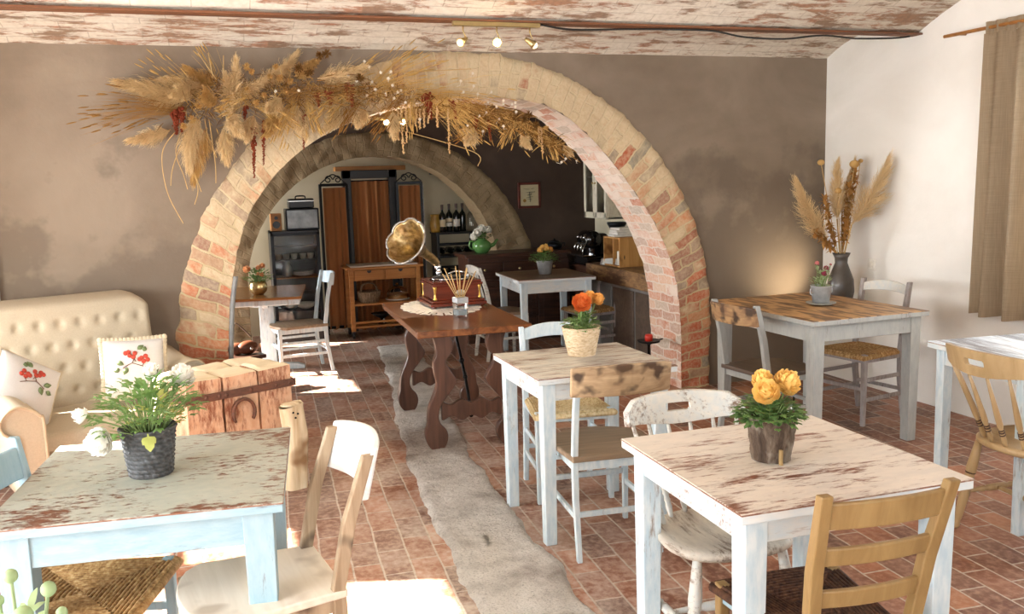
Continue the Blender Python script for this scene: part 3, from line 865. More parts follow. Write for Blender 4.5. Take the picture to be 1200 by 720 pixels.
# ---------------------------------------------------------------- sofa
m_linen = plain('cream_linen', hexc('#b7ab94'), .9, var=.08, scale=120, bump=.15)
m_linen2 = plain('cream_piping', hexc('#ac9c80'), .9)
def sofa():
    t = thing('sofa', 'cream button-tufted settee with rolled arms against the brown wall', 'sofa', (-.80, 5.545, 0), rad(21))
    W = .96                     # back width
    # backrest: padded slab with rounded top corners and tufts
    tufts = []
    for r in range(4):
        for c in range(9):
            x = -W / 2 + .06 + (c + (.5 if r % 2 else 0)) * .108
            if x < W / 2 - .06: tufts.append((x, .52 + r * .125))
    def back(s, q):
        x = (s - .5) * W; z = lerp(.30, 1.03, q)
        # squash into a shape with rounded top corners
        rc = .13
        top = 1.03
        ex = abs(x) - (W / 2 - rc)
        if ex > 0:
            lim = top - rc + math.sqrt(max(0, rc * rc - ex * ex)); z = lerp(.30, lim, q)
        edge = min(1, (W / 2 - abs(x)) / .05, (1 - q) / .06)
        edge = max(0, edge)
        y = .10 - .075 * math.sqrt(1 - (1 - edge) ** 2) * 2 + (z - .5) * .16
        for tx, tz in tufts:
            d2 = (x - tx) ** 2 + (z - tz) ** 2
            if d2 < .02: y += .016 * math.exp(-d2 / .0005)
        return (x, y, z)
    mb = MB(); mb.grid(back, 120, 70)
    def rear(s, q):
        x, y, z = back(s, q); return (x, .19 + (z - .5) * .16, z)
    mb.grid(rear, 40, 20)
    # rim joining both sheets
    rim = [back(0, i / 30) for i in range(31)] + [back(i / 60, 1) for i in range(61)] + [back(1, 1 - i / 30) for i in range(31)]
    for (a, b) in zip(rim, rim[1:]):
        f = lambda p: (p[0], .19 + (p[2] - .5) * .16, p[2])
        mb.bm.faces.new([mb.bm.verts.new(p) for p in (a, b, f(b), f(a))]).smooth = True
    mb.build('backrest', m_linen, t)
    for tx, tz in tufts:
        MB().ball((tx, -.012 + (tz - .5) * .16, tz), (.011, .007, .011), 8).build('tuft_button', m_linen2, t)
    P = [(x, y) for x, y in ((-.56, -.62), (.56, -.62), (.56, 0), (-.56, 0))]
    def cushion(s, q):
        x = lerp(-.40, .44, s); y = lerp(-.70 + .12 * s, .02, q)
        e = min(1, min(s, 1 - s) / .05) ; e2 = min(1, min(q, 1 - q) / .08)
        z = .36 + .075 * math.sqrt(max(0, 1 - (1 - e) ** 2)) * math.sqrt(max(0, 1 - (1 - e2) ** 2)) + .012 * math.sin(PI * s) * math.sin(PI * q) + .006 * mnoise.noise((x * 6, y * 6, 0))
        return (x, y, z)
    mb = MB(); mb.grid(cushion, 50, 36); mb.box((.0, -.30, .33), (.80, .56, .06)); mb.build('seat_cushion', m_linen, t, smooth=True)
    mb = MB(); mb.box((0, -.28, .24), (.82, .56, .16)); mb.build('seat_base', m_linen, t, .02, 3)
    for s in (-1, 1):
        mb = MB()
        # rolled arm: profile in x,z swept along y
        prof = [(.0, .14), (.0, .50), (.015, .545), (.05, .58), (.10, .60), (.15, .585), (.185, .54), (.18, .49), (.14, .455), (.115, .42), (.11, .14)]
        prof = [(p.x, p.y) for p in catmull([(a, b, 0) for a, b in prof], 4)]
        rings = []
        yf = -.80 if s < 0 else -.42
        xi = .33 if s < 0 else .43
        for y, k in ((yf + .02, .0), (yf, .5), (yf + .005, .9), (yf + .04, 1.0), (lerp(yf, .06, .5), 1.0), (.06, 1.03)):
            zz = .03 if s < 0 else .06
            if y == .06: zz = .09
            sc = .93 if k == 0 else (.97 if k == .5 else 1)
            rings.append([mb.bm.verts.new((s * (xi + .07 + (x - .07) * sc), y, (z + zz * (z > .3) - .37) * sc + .37)) for x, z in prof])
        mb._loft(rings, True, smooth=True)
        o = mb.build('arm', m_linen, t)
        rr = [(s * (xi + x), yf - .003, z + (.03 if s < 0 else .06) * (z > .3)) for x, z in prof]
        MB().tube(rr, .007, 6).build('piping', m_linen2, o)
        for y in (yf + .1, .10):
            MB().lathe([(.016, 0), (.02, .03), (.028, .16)], 12, (s * (xi + .05), y, 0)).build('foot', m_walnut_leg, t)
    return t
sofa()

def print_mat(name):
    return plain(name, hexc('#c8c6c2'), .9, var=.05, scale=150, bump=.1)
m_pillow = print_mat('white_cotton')
m_lace = plain('ecru_lace', hexc('#c5b89d'), .9)
m_berry = plain('printed_red_berry', hexc('#b0402e'), .8, var=.3, scale=60)
m_pleaf = plain('printed_green_leaf', hexc('#6d7f55'), .8, var=.35, scale=60)
m_ptwig = plain('printed_twig', hexc('#6d4a35'), .8)
def cushion_thing(label, loc, rot, size, flip, scallop_):
    t = thing('cushion', label, 'cushion', loc)
    t.rotation_euler = rot
    h = size / 2
    def f(sgn):
        def g(s, q):
            x, z = (s - .5) * size, (q - .5) * size
            k = max(0, (1 - (x / h) ** 2)) ** .5 * max(0, (1 - (z / h) ** 2)) ** .5
            pin = 1 - .06 * (1 - abs(x / h)) * 1 - 0
            pz = 1 - .05 * (1 - (x / h) ** 2); px = 1 - .05 * (1 - (z / h) ** 2)
            return (x * px, sgn * .065 * k ** .8, z * pz)
        return g
    mb = MB(); mb.grid(f(-1), 26, 26); mb.grid(f(1), 26, 26); mb.build('cover', m_pillow, t)
    mb = MB(); pts = []
    n = 64
    for i in range(n + 1):
        a = 4 * i / n; k = int(a) % 4; u = (a - int(a)) * 2 - 1
        x, z = [(u, -1), (1, u), (-u, 1), (-1, -u)][k]
        pz = 1 - .05 * (1 - x * x); px = 1 - .05 * (1 - z * z)
        pts.append((x * h * px, 0, z * h * pz))
    if scallop_:
        for i in range(n):
            p = Vector(pts[i]); mb.ball(p * 1.015, (.017, .008, .017), 8)
    else:
        mb.tube(pts, .008, 6)
    mb.build('lace_edging', m_lace, t)
    def on(x, z, e=.0):
        k = max(0, (1 - (x / h) ** 2)) ** .5 * max(0, (1 - (z / h) ** 2)) ** .5
        return Vector((x, -.065 * k ** .8 - .003 - e, z))
    M_ = -1 if flip else 1
    mb = MB()
    for x, z in ((-.05, .085), (-.03, .07), (-.012, .06), (-.002, .082), (.03, .052), (.052, .062), (.062, .04), (.04, .032), (.02, .045), (-.035, .09)):
        mb.ball(on(x * M_, z * .95), (.013, .004, .013), 10)
    mb.build('printed_berries', m_berry, t)
    mb = MB()
    for x, z, a, L in ((.03, .11, .6, .042), (-.085, .03, 2.6, .05), (-.055, -.018, 4.2, .045), (-.10, -.01, 3.3, .035), (.05, .10, 1.2, .03)):
        pts = []
        for i in range(7):
            s = i / 6; pts.append(on((x + math.cos(a) * L * (s - .5)) * M_, z + math.sin(a) * L * (s - .5)))
        sd = Vector((-math.sin(a) * M_, 0, math.cos(a)))
        mb.strip(pts, [.002, .018, .026, .028, .022, .012, .001], sd)
    mb.build('printed_leaves', m_pleaf, t, solid=.002)
    mb = MB()
    for P in ([(-.07, .0), (-.02, .025), (.0, .06)], [(-.02, .025), (.03, .005), (.05, .03)], [(.03, .005), (.06, -.01)], [(.0, .03), (-.02, .07)]):
        mb.tube([on(x * M_, z) for x, z in P], .0022, 5)
    mb.build('printed_twigs', m_ptwig, t)
    return t
cushion_thing('white cushion with scalloped edge and upright sprig of red berries', (-.455, 5.33, .645), (rad(-14), rad(3), rad(12)), .33, False, True)
cushion_thing('white cushion with red berry print leaning tilted in the left arm of the settee', (-.97, 5.10, .63), (rad(-30), rad(33), rad(30)), .34, True, False)

# ------------------------------------------- block table of old timbers
m_beamwood = worn('old_whitened_timber', '#d6c6a8', '#9a5f40', .36, 2, 4, 2.6, '#c9b591', .75)
m_beamtop = wood('pale_timber_tops', '#cbb894', '#e6dabf', 0, .35, .7)
m_beamred = worn('old_red_timber', '#d0ab8c', '#9a5a3e', .37, 2, 4, 2.6, '#c79a78', .75)
m_strap = worn('rusty_strap', '#53382c', '#7a4a34', .4, 0, 6, 4, '#664536')
def block_table():
    # local: x along the horseshoe side, y towards the back
    t = thing('timber_block_table', 'low table of strapped old timber blocks with a horseshoe on its side', 'table', (-.18 + .305 * .91 - .235 * .414, 4.76 + .305 * .414 + .235 * .91, 0), rad(24.5))
    L, B = .61, .47
    zt = .645; zb = .30
    k = 0
    for i in range(3):
        for j in range(2):
            x0, x1 = -L / 2 + i * L / 3, -L / 2 + (i + 1) * L / 3
            y0, y1 = -B / 2 + j * B / 2, -B / 2 + (j + 1) * B / 2
            dz = (.01, -.012, .006, -.004, .012, 0)[k]; k += 1
            def f(s, q, x0=x0, x1=x1, y0=y0, y1=y1, dz=dz):
                x = lerp(x0 + .007, x1 - .007, s); y = lerp(y0 + .007, y1 - .007, q)
                ed = min(s, 1 - s, q, 1 - q)
                return (x, y, zt + dz - (.014 * (1 - min(1, ed / .16)) ** 2) + .010 * mnoise.noise((x * 7, y * 7, k)))
            mb = MB(); mb.grid(f, 16, 16)
            mb2 = MB()
            def side(a, b, n=12):
                def g(s, q):
                    p = f(lerp(a[0], b[0], s), lerp(a[1], b[1], s))
                    z = lerp(zb + dz * .5, p[2], q)
                    e = .006 * mnoise.noise((p[0] * 12 + p[1] * 12, z * 10, k))
                    cx, cy = (x0 + x1) / 2, (y0 + y1) / 2
                    m_ = 1 + e * 6 * (0 < q < 1)
                    return (cx + (p[0] - cx) * m_, cy + (p[1] - cy) * m_, z)
                mb2.grid(g, n, 14)
            for a, b in (((0, 0), (1, 0)), ((1, 0), (1, 1)), ((1, 1), (0, 1)), ((0, 1), (0, 0))): side(a, b)
            mb2.box(((x0 + x1) / 2, (y0 + y1) / 2, zb + .01), (x1 - x0 - .02, y1 - y0 - .02, .02))
            blk = mb2.build('timber_block', m_beamred if j == 0 else m_beamwood, t, smooth=True)
            mb.build('sawn_top', m_beamtop, blk)
    mb = MB(); e = .007; z0 = .55
    mb.box((0, -B / 2 - e, z0), (L + .03, .006, .042)); mb.box((L / 2 + e, 0, z0), (.006, B + .03, .042)); mb.box((-L / 2 - e, 0, z0), (.006, B + .03, .042)); mb.box((0, B / 2 + e, z0), (L + .03, .006, .042))
    st = mb.build('iron_strap', m_strap, t, .002)
    for x in (-.26, -.2, -.13, -.09, .05, .2, .28):
        MB().ball((x, -B / 2 - .011, z0), (.011, .006, .011), 10).build('rivet', m_strap, st)
    mb = MB(); P = []
    for i in range(17):
        a = lerp(-.6, PI + .6, i / 16); P.append((.062 * math.cos(a) * (1 + .05 * math.sin(a)), -B / 2 - .012, .435 + .075 * math.sin(a)))
    mb.tube(P, [.011] + [.015] * 15 + [.011], 8, flat=.6); mb.build('horseshoe', m_strap, t)
    for sx in (-1, 1):
        for sy in (-1, 1):
            MB().box((sx * .23, sy * .15, .15), (.09, .09, .305)).build('leg', m_walnut_leg, t, .008)
    return t
block_table()
def log_post():
    mb = MB()
    def f(s, q):
        a = 2 * PI * s; z = q * .465
        x, y = math.cos(a), math.sin(a)
        r = .062 / max(abs(x), abs(y)) ** .55
        e = .010 * mnoise.noise((x * 1.4, y * 1.4, z * 5)) + .004 * mnoise.noise((x * 5, y * 5, z * 16))
        return ((r + e) * x + .012 * math.sin(z * 7), (r + e) * y * .8, z + .012 * x * (q > .99))
    mb.grid(f, 36, 30, True)
    mb.ball((0, 0, .465), (.06, .048, .012), 14); 
    o = mb.build('timber_post', wood('weathered_pale_timber', '#b39a74', '#e0d2b4', 2, .5, .7, '#8a6a48'), None, loc=(.345, 4.83, 0))
    o.rotation_euler = (0, 0, rad(20))
    tag(o, 'short upright piece of pale split timber on the floor beside the block table', 'timber post')
    for x, z in ((-.012, .43), (.014, .42), (.0, .40)):
        MB().ball((x, -.05, z), (.006, .008, .006), 8).build('nail_hole', m_iron, o)
log_post()

# ------------------------------------------------ ceiling track light
m_brass = plain('aged_brass', hexc('#b5a070'), .35, .8)
m_steel = plain('brushed_steel', hexc('#b8b8b4'), .3, .9)
m_bulb = G('lit_bulb', .3); m_bulb.set('Emission Color', hexc('#ffe2b0')); m_bulb.set('Emission Strength', 60.0); m_bulb = m_bulb.m
m_bulboff = G('dim_bulb', .2); m_bulboff.col('#f0e8d8'); m_bulboff.set('Emission Color', hexc('#ffe2b0')); m_bulboff.set('Emission Strength', 1.2); m_bulboff = m_bulboff.m
SPOT_LIST = []
def track(label, loc, n, gap, dirs, lit, L, drop=.09, size=1.0, name='spotlight_track'):
    t = thing(name, label, 'ceiling light', loc)
    MB().box((0, 0, -.012), (L, .035, .024)).build('rail', m_brass, t, .003)
    for i in range(n):
        x = (i - (n - 1) / 2) * gap
        d = Vector(dirs[i]).normalized()
        mb = MB(); mb.tube([(x, 0, -.02), (x, 0, -drop * .55), (x + .012, -.01, -drop)], .0045 * size, 6)
        c = Vector((x, 0, -drop - .015)); mb.tube([c - d * .035 * size, c - d * .015 * size, c + d * .012 * size, c + d * .03 * size], [.010 * size, .014 * size, .020 * size, .027 * size], 14, True)
        h = mb.build('lamp_head', m_brass, t)
        mb = MB(); mb.ball(c + d * .030 * size, (.02 * size,) * 3, 12); mb.build('bulb', m_bulb if lit[i] else m_bulboff, h)
        SPOT_LIST.append((tuple(Vector(loc) + c + d * .06), tuple(d), 30 if lit[i] else 8))
track('brass track with three small spotlights under the ceiling beam', (1.63, 5.0, 2.52), 3, .20, ((-.7, -.5, -.45), (-.25, -.85, -.35), (.8, -.1, -.55)), (False, True, False), .52)
track('pair of lit spotlights on the wooden beam in the middle room', (1.47, 7.22, 2.155), 2, .13, ((-.3, -.85, -.25), (-.1, -.85, -.25)), (True, True), .32, .02)
mb = MB()
P = catmull([(1.9, 5.0, 2.515), (2.1, 4.99, 2.49), (2.5, 5.0, 2.505), (3.0, 5.0, 2.51), (3.25, 4.99, 2.475), (3.55, 4.99, 2.47), (3.85, 5.0, 2.5), (4.1, 4.99, 2.485), (4.4, 5.0, 2.495), (4.55, 5.0, 2.51)], 6)
mb.tube(P, .006, 6); tag(mb.build('electric_cable', plain('black_cable', hexc('#1c1a18'), .5)), 'thin black cable slung along the rusty ceiling beam', 'cable')

# small warm lamp standing on the corner shelf, hidden behind the vase
SPOT_LIST.append(((4.33, 5.66, .70), (-.25, 1, .45), 9))
# ------------------------------------------------ dried flower garland (positions in metres, room frame)
PLUMES = [((-0.03, 5.874, 2.192), (-0.499, 5.874, 2.289), 0.075, 1), ((-0.071, 5.854, 2.16), (-0.374, 5.834, 2.232), 0.06, 1), ((0.057, 5.894, 2.23), (-0.242, 5.914, 2.296), 0.06, 0), ((-0.182, 5.874, 1.989), (-0.431, 5.834, 1.939), 0.05, 0), ((0.093, 5.894, 2.256), (-0.084, 5.874, 2.383), 0.055, 2), ((0.157, 5.834, 2.035), (0.223, 5.774, 2.445), 0.075, 0), ((0.164, 5.814, 2.146), (0.147, 5.754, 2.341), 0.055, 0), ((0.427, 5.874, 2.256), (0.61, 5.894, 2.494), 0.06, 0), ((0.334, 5.854, 2.253), (0.521, 5.834, 2.397), 0.055, 0), ((0.571, 5.874, 2.309), (0.731, 5.874, 2.426), 0.05, 2), ((0.708, 5.834, 2.295), (1.025, 5.774, 2.391), 0.06, 0), ((0.742, 5.854, 2.287), (0.964, 5.814, 2.327), 0.05, 1), ((0.238, 5.834, 2.189), (0.393, 5.774, 2.296), 0.055, 0), ((-0.029, 5.854, 2.074), (-0.092, 5.814, 1.741), 0.075, 0), ((0.03, 5.874, 1.998), (-0.068, 5.854, 1.679), 0.06, 2), ((0.159, 5.794, 2.084), (0.228, 5.734, 1.947), 0.06, 0), ((0.124, 5.854, 1.996), (0.129, 5.834, 1.778), 0.055, 0), ((0.31, 5.834, 2.071), (0.248, 5.794, 1.914), 0.05, 0), ((0.572, 5.854, 2.108), (0.61, 5.814, 1.926), 0.055, 0), ((0.435, 5.834, 2.096), (0.37, 5.774, 1.947), 0.05, 2), ((0.999, 5.834, 2.105), (0.932, 5.794, 1.996), 0.05, 0), ((1.719, 5.814, 1.98), (1.639, 5.774, 1.878), 0.05, 0), ((1.172, 5.814, 2.093), (1.171, 5.794, 1.918), 0.045, 0), ((2.05, 5.834, 1.933), (2.101, 5.774, 1.849), 0.035, 0), ((-0.04, 5.834, 2.249), (-0.163, 5.774, 2.182), 0.05, 1), ((0.073, 5.774, 2.118), (0.033, 5.694, 2.234), 0.05, 2), ((0.476, 5.774, 2.169), (0.376, 5.714, 2.097), 0.05, 1), ((2.378, 5.874, 1.861), (2.446, 5.854, 1.788), 0.03, 0), ((0.821, 5.834, 2.122), (0.728, 5.794, 1.987), 0.05, 1)]
SPRAYS = [((-0.1, 5.874, 2.111), (-0.605, 5.814, 2.048), 46, 0), ((-0.1, 5.874, 2.101), (-0.55, 5.814, 2.156), 36, 0), ((0.026, 5.894, 2.153), (-0.221, 5.874, 2.411), 18, 1), ((0.112, 5.914, 2.309), (0.039, 5.894, 2.458), 12, 1), ((0.861, 5.874, 2.259), (1.081, 5.834, 2.415), 30, 1), ((1.08, 5.874, 2.26), (1.328, 5.814, 2.459), 34, 1), ((1.075, 5.854, 2.231), (1.486, 5.774, 2.392), 30, 1), ((1.133, 5.874, 2.206), (1.51, 5.774, 2.295), 26, 1), ((0.961, 5.854, 2.15), (0.837, 5.814, 1.987), 34, 0), ((1.235, 5.834, 2.159), (1.048, 5.774, 1.983), 40, 0), ((1.291, 5.834, 2.159), (1.27, 5.774, 1.981), 36, 1), ((1.354, 5.854, 2.205), (1.737, 5.794, 1.978), 44, 1), ((1.417, 5.874, 2.207), (1.866, 5.814, 2.102), 40, 1), ((1.525, 5.854, 2.161), (1.676, 5.794, 1.923), 40, 1), ((1.648, 5.874, 2.163), (1.984, 5.814, 1.978), 36, 0), ((1.767, 5.874, 2.152), (1.8, 5.814, 1.923), 34, 0), ((1.952, 5.894, 2.069), (2.244, 5.854, 1.891), 30, 1), ((2.142, 5.914, 1.982), (2.428, 5.874, 1.789), 34, 0), ((0.56, 5.854, 2.16), (0.41, 5.774, 1.937), 36, 1), ((0.639, 5.854, 2.161), (0.699, 5.774, 1.986), 36, 1), ((0.481, 5.814, 2.198), (0.784, 5.734, 2.181), 30, 0), ((0.323, 5.814, 2.121), (0.516, 5.754, 2.012), 26, 1), ((0.746, 5.834, 2.227), (1.004, 5.774, 2.185), 34, 0), ((1.853, 5.874, 2.039), (1.593, 5.814, 1.925), 30, 0), ((2.004, 5.874, 1.993), (1.926, 5.834, 1.877), 24, 1), ((2.267, 5.914, 1.894), (2.307, 5.894, 1.775), 20, 1), ((0.274, 5.774, 2.168), (0.131, 5.734, 2.114), 20, 1), ((0.895, 5.834, 2.191), (0.703, 5.774, 2.065), 30, 1)]
AMARANTH = [((0.299, 5.814, 1.992), (0.284, 5.814, 1.685), 0.012, 0), ((0.363, 5.814, 2.033), (0.345, 5.814, 1.762), 0.01, 0), ((0.603, 5.814, 2.063), (0.595, 5.814, 1.852), 0.01, 0), ((0.911, 5.814, 2.252), (0.915, 5.814, 2.115), 0.016, 0), ((0.885, 5.814, 2.263), (0.884, 5.814, 2.157), 0.014, 0), ((1.822, 5.814, 2.018), (1.83, 5.814, 1.894), 0.01, 0), ((1.733, 5.814, 2.047), (1.723, 5.814, 1.935), 0.012, 0), ((-0.147, 5.814, 2.096), (-0.149, 5.814, 1.955), 0.016, 0), ((-0.113, 5.814, 2.106), (-0.114, 5.814, 1.97), 0.016, 0), ((1.402, 5.814, 2.19), (1.424, 5.814, 2.037), 0.02, 0), ((0.769, 5.814, 2.21), (0.781, 5.814, 2.125), 0.018, 0), ((0.7, 5.814, 2.199), (0.706, 5.814, 2.12), 0.016, 0), ((0.262, 5.814, 2.121), (0.251, 5.814, 2.033), 0.01, 1), ((1.573, 5.814, 2.158), (1.597, 5.814, 2.036), 0.014, 0)]
STRANDS = [((1.226, 5.804, 2.103), (1.23, 5.804, 1.814)), ((1.204, 5.804, 2.103), (1.2, 5.804, 1.902)), ((1.26, 5.804, 2.119), (1.255, 5.804, 1.885)), ((1.539, 5.804, 2.102), (1.539, 5.804, 1.809)), ((1.465, 5.804, 2.119), (1.465, 5.804, 1.981)), ((1.35, 5.804, 2.102), (1.344, 5.804, 1.971)), ((1.378, 5.804, 2.102), (1.373, 5.804, 1.982)), ((1.29, 5.804, 2.146), (1.282, 5.804, 1.983)), ((2.189, 5.804, 1.975), (2.197, 5.804, 1.797)), ((2.171, 5.804, 1.975), (2.174, 5.804, 1.872)), ((1.424, 5.804, 2.102), (1.397, 5.804, 2.009)), ((1.327, 5.804, 2.102), (1.317, 5.804, 1.993))]
STEMS = [[(-0.158, 5.834, 1.972), (-0.239, 5.834, 1.846), (-0.228, 5.834, 1.616), (-0.151, 5.834, 1.422)], [(-0.124, 5.834, 1.971), (-0.162, 5.834, 1.845), (-0.128, 5.834, 1.716), (-0.111, 5.834, 1.628)], [(-0.095, 5.834, 1.971), (-0.183, 5.834, 1.769), (-0.206, 5.834, 1.652)], [(-0.088, 5.834, 1.792), (-0.051, 5.834, 1.637), (-0.078, 5.834, 1.534)], [(0.043, 5.834, 2.046), (0.06, 5.834, 1.789), (0.055, 5.834, 1.66)], [(0.019, 5.834, 2.046), (0.031, 5.834, 1.944), (0.071, 5.834, 1.815)], [(-0.076, 5.834, 1.766), (-0.033, 5.834, 1.61)], [(0.142, 5.834, 2.25), (0.154, 5.834, 2.427)], [(0.109, 5.834, 2.275), (0.008, 5.834, 2.439)], [(0.085, 5.834, 2.29), (0.067, 5.834, 2.44)], [(1.752, 5.834, 2.082), (1.862, 5.834, 2.137)], [(1.171, 5.834, 1.986), (1.713, 5.834, 1.823), (1.74, 5.834, 1.727)], [(1.66, 5.834, 1.982), (1.732, 5.834, 1.84)], [(1.243, 5.834, 2.337), (1.715, 5.834, 2.365)]]
DAISIES = [(0.999, 5.774, 2.396), (1.024, 5.774, 2.365), (0.892, 5.774, 2.311), (0.944, 5.774, 2.275), (1.146, 5.774, 2.292), (1.171, 5.774, 2.25), (1.06, 5.774, 2.223), (1.125, 5.774, 2.196), (1.202, 5.774, 2.207), (1.179, 5.774, 2.17), (1.225, 5.774, 2.218), (1.098, 5.774, 2.329), (1.164, 5.774, 2.335), (1.041, 5.774, 2.27), (1.711, 5.774, 2.248), (1.64, 5.774, 2.209), (1.807, 5.774, 2.143), (1.739, 5.774, 2.198), (1.866, 5.774, 2.116), (1.793, 5.774, 2.077), (1.915, 5.774, 2.155), (1.975, 5.774, 2.132), (1.998, 5.774, 2.115), (1.999, 5.774, 2.143), (2.003, 5.774, 2.082), (1.914, 5.774, 2.132), (1.708, 5.774, 2.33), (1.745, 5.774, 2.055), (1.25, 5.774, 2.143), (1.086, 5.774, 2.074), (1.34, 5.774, 2.035), (1.765, 5.774, 1.955), (1.91, 5.774, 1.987), (1.881, 5.774, 2.032), (1.661, 5.774, 1.994), (1.833, 5.774, 2.21), (1.004, 5.774, 2.185), (1.625, 5.774, 2.28), (0.582, 5.774, 2.215), (0.443, 5.774, 2.209), (2.428, 5.874, 1.801), (2.395, 5.874, 1.766), (2.363, 5.874, 1.743), (2.455, 5.874, 1.824), (2.479, 5.874, 1.753), (2.571, 5.874, 1.787)]
HEADS = [((0.966, 5.774, 2.291), 0.03), ((0.504, 5.774, 2.21), 0.024), ((0.651, 5.774, 2.324), 0.03), ((0.59, 5.774, 2.349), 0.03), ((0.724, 5.774, 2.428), 0.03), ((0.767, 5.774, 2.439), 0.03), ((0.282, 5.774, 2.355), 0.024), ((0.309, 5.774, 2.325), 0.02), ((0.473, 5.774, 2.286), 0.024), ((0.322, 5.774, 2.143), 0.022), ((0.452, 5.774, 2.358), 0.02), ((-0.054, 5.774, 2.043), 0.025), ((-0.105, 5.774, 2.003), 0.022), ((0.277, 5.774, 2.219), 0.024), ((0.106, 5.774, 2.102), 0.024), ((0.06, 5.774, 2.143), 0.022), ((2.063, 5.774, 2.031), 0.03), ((2.002, 5.774, 2.042), 0.03), ((2.142, 5.774, 1.996), 0.026), ((2.094, 5.774, 2.065), 0.028), ((2.215, 5.774, 1.973), 0.02), ((0.534, 5.774, 2.272), 0.022), ((0.413, 5.774, 2.296), 0.02), ((0.375, 5.774, 2.184), 0.02), ((-0.015, 5.774, 2.118), 0.024)]
BODY = [(-0.05, 5.854, 2.109), (0.138, 5.854, 2.191), (0.382, 5.854, 2.212), (0.642, 5.854, 2.213), (0.908, 5.854, 2.193), (1.184, 5.854, 2.194), (1.466, 5.854, 2.123), (1.758, 5.854, 2.066), (2.059, 5.854, 1.991), (2.338, 5.854, 1.849)]

def fronds(mb, p, q, w, n, rr, droop=.2, fw=.0022, seg=2):
    """feathery head of plume grass from p to q"""
    p, q = Vector(p), Vector(q)
    ax = q - p; L = ax.length; t = ax.normalized()
    s1 = t.orthogonal().normalized(); s2 = t.cross(s1)
    bend = (s1 * rr.uniform(-1, 1) + s2 * rr.uniform(-1, 1)) * L * .06 + Vector((0, 0, -L * .05))
    def C(k): return p + ax * k + bend * math.sin(PI * k)
    mb.tube([C(0), C(.4), C(.8), C(1)], [.0035, .003, .002, .0008], 5)
    T = max(30, n // 22)
    for i in range(T):
        k = (i + rr.random()) / T * .94 + .03
        a = i * 2.4 + rr.uniform(-.5, .5)
        prof = min(1, k / .22) ** .6 * (1 - max(0, k - .4) / .68)
        rt = w * prof * rr.uniform(.55, 1.1)
        lt = L * rr.uniform(.12, .22)
        c0 = C(k * .9)
        for q_ in range(22):
            aa = a + rr.gauss(0, .38); o = s1 * math.cos(aa) + s2 * math.sin(aa)
            r = rt * rr.uniform(.45, 1.1); ln = lt * rr.uniform(.55, 1.15)
            cc = c0 + t * ln * rr.uniform(-.2, .25)
            P = [cc]
            for j in range(1, seg + 2):
                f = j / (seg + 1)
                P.append(cc + t * ln * f + o * r * math.sin(f * PI * .5) + Vector((0, 0, -droop * w * f * f)) + Vector((rr.gauss(0, 1), rr.gauss(0, 1), rr.gauss(0, 1))) * w * .045)
            side = (t.cross(o) * rr.uniform(.2, 1) + o * rr.uniform(-1, 1)).normalized()
            mb.strip(P, [fw * .6, fw * 1.4, fw * 1.1, fw * .2][:seg + 2], side)

def fluff_mat(name, c1, c2):
    g = G(name, .9, 0, .1)
    g.col(g.mix(g.noise(14, 4), c1, c2))
    # thin dry fibres let some light through
    tr = g.node('ShaderNodeBsdfTranslucent', {'Color': hexc(c2)})
    mx = g.node('ShaderNodeMixShader', {0: .3, 1: g.b.outputs[0], 2: tr.outputs[0]})
    g.nt.links.new(mx.outputs[0], g.nt.nodes['Material Output'].inputs[0])
    return g.m
m_pampas = [fluff_mat('cream_pampas', '#cfb07c', '#efdab0'), fluff_mat('tan_pampas', '#c6a673', '#e6cfa2'), fluff_mat('golden_pampas', '#bd9455', '#dcb97c')]
m_dry = [fluff_mat('brown_dry_grass', '#7a5830', '#b0864c'), fluff_mat('golden_dry_grass', '#b08a4c', '#dab876')]
m_amar = fluff_mat('red_amaranth', '#6d2f20', '#984a30')
m_strand = fluff_mat('bleached_amaranth', '#c49c66', '#e0c598')
m_stem = plain('dry_stem', hexc('#c2a068'), .8)
m_daisy = plain('dried_white_daisy', hexc('#ded4c0'), .8)
m_seedh = fluff_mat('brown_seed_head', '#573a20', '#9a7442')

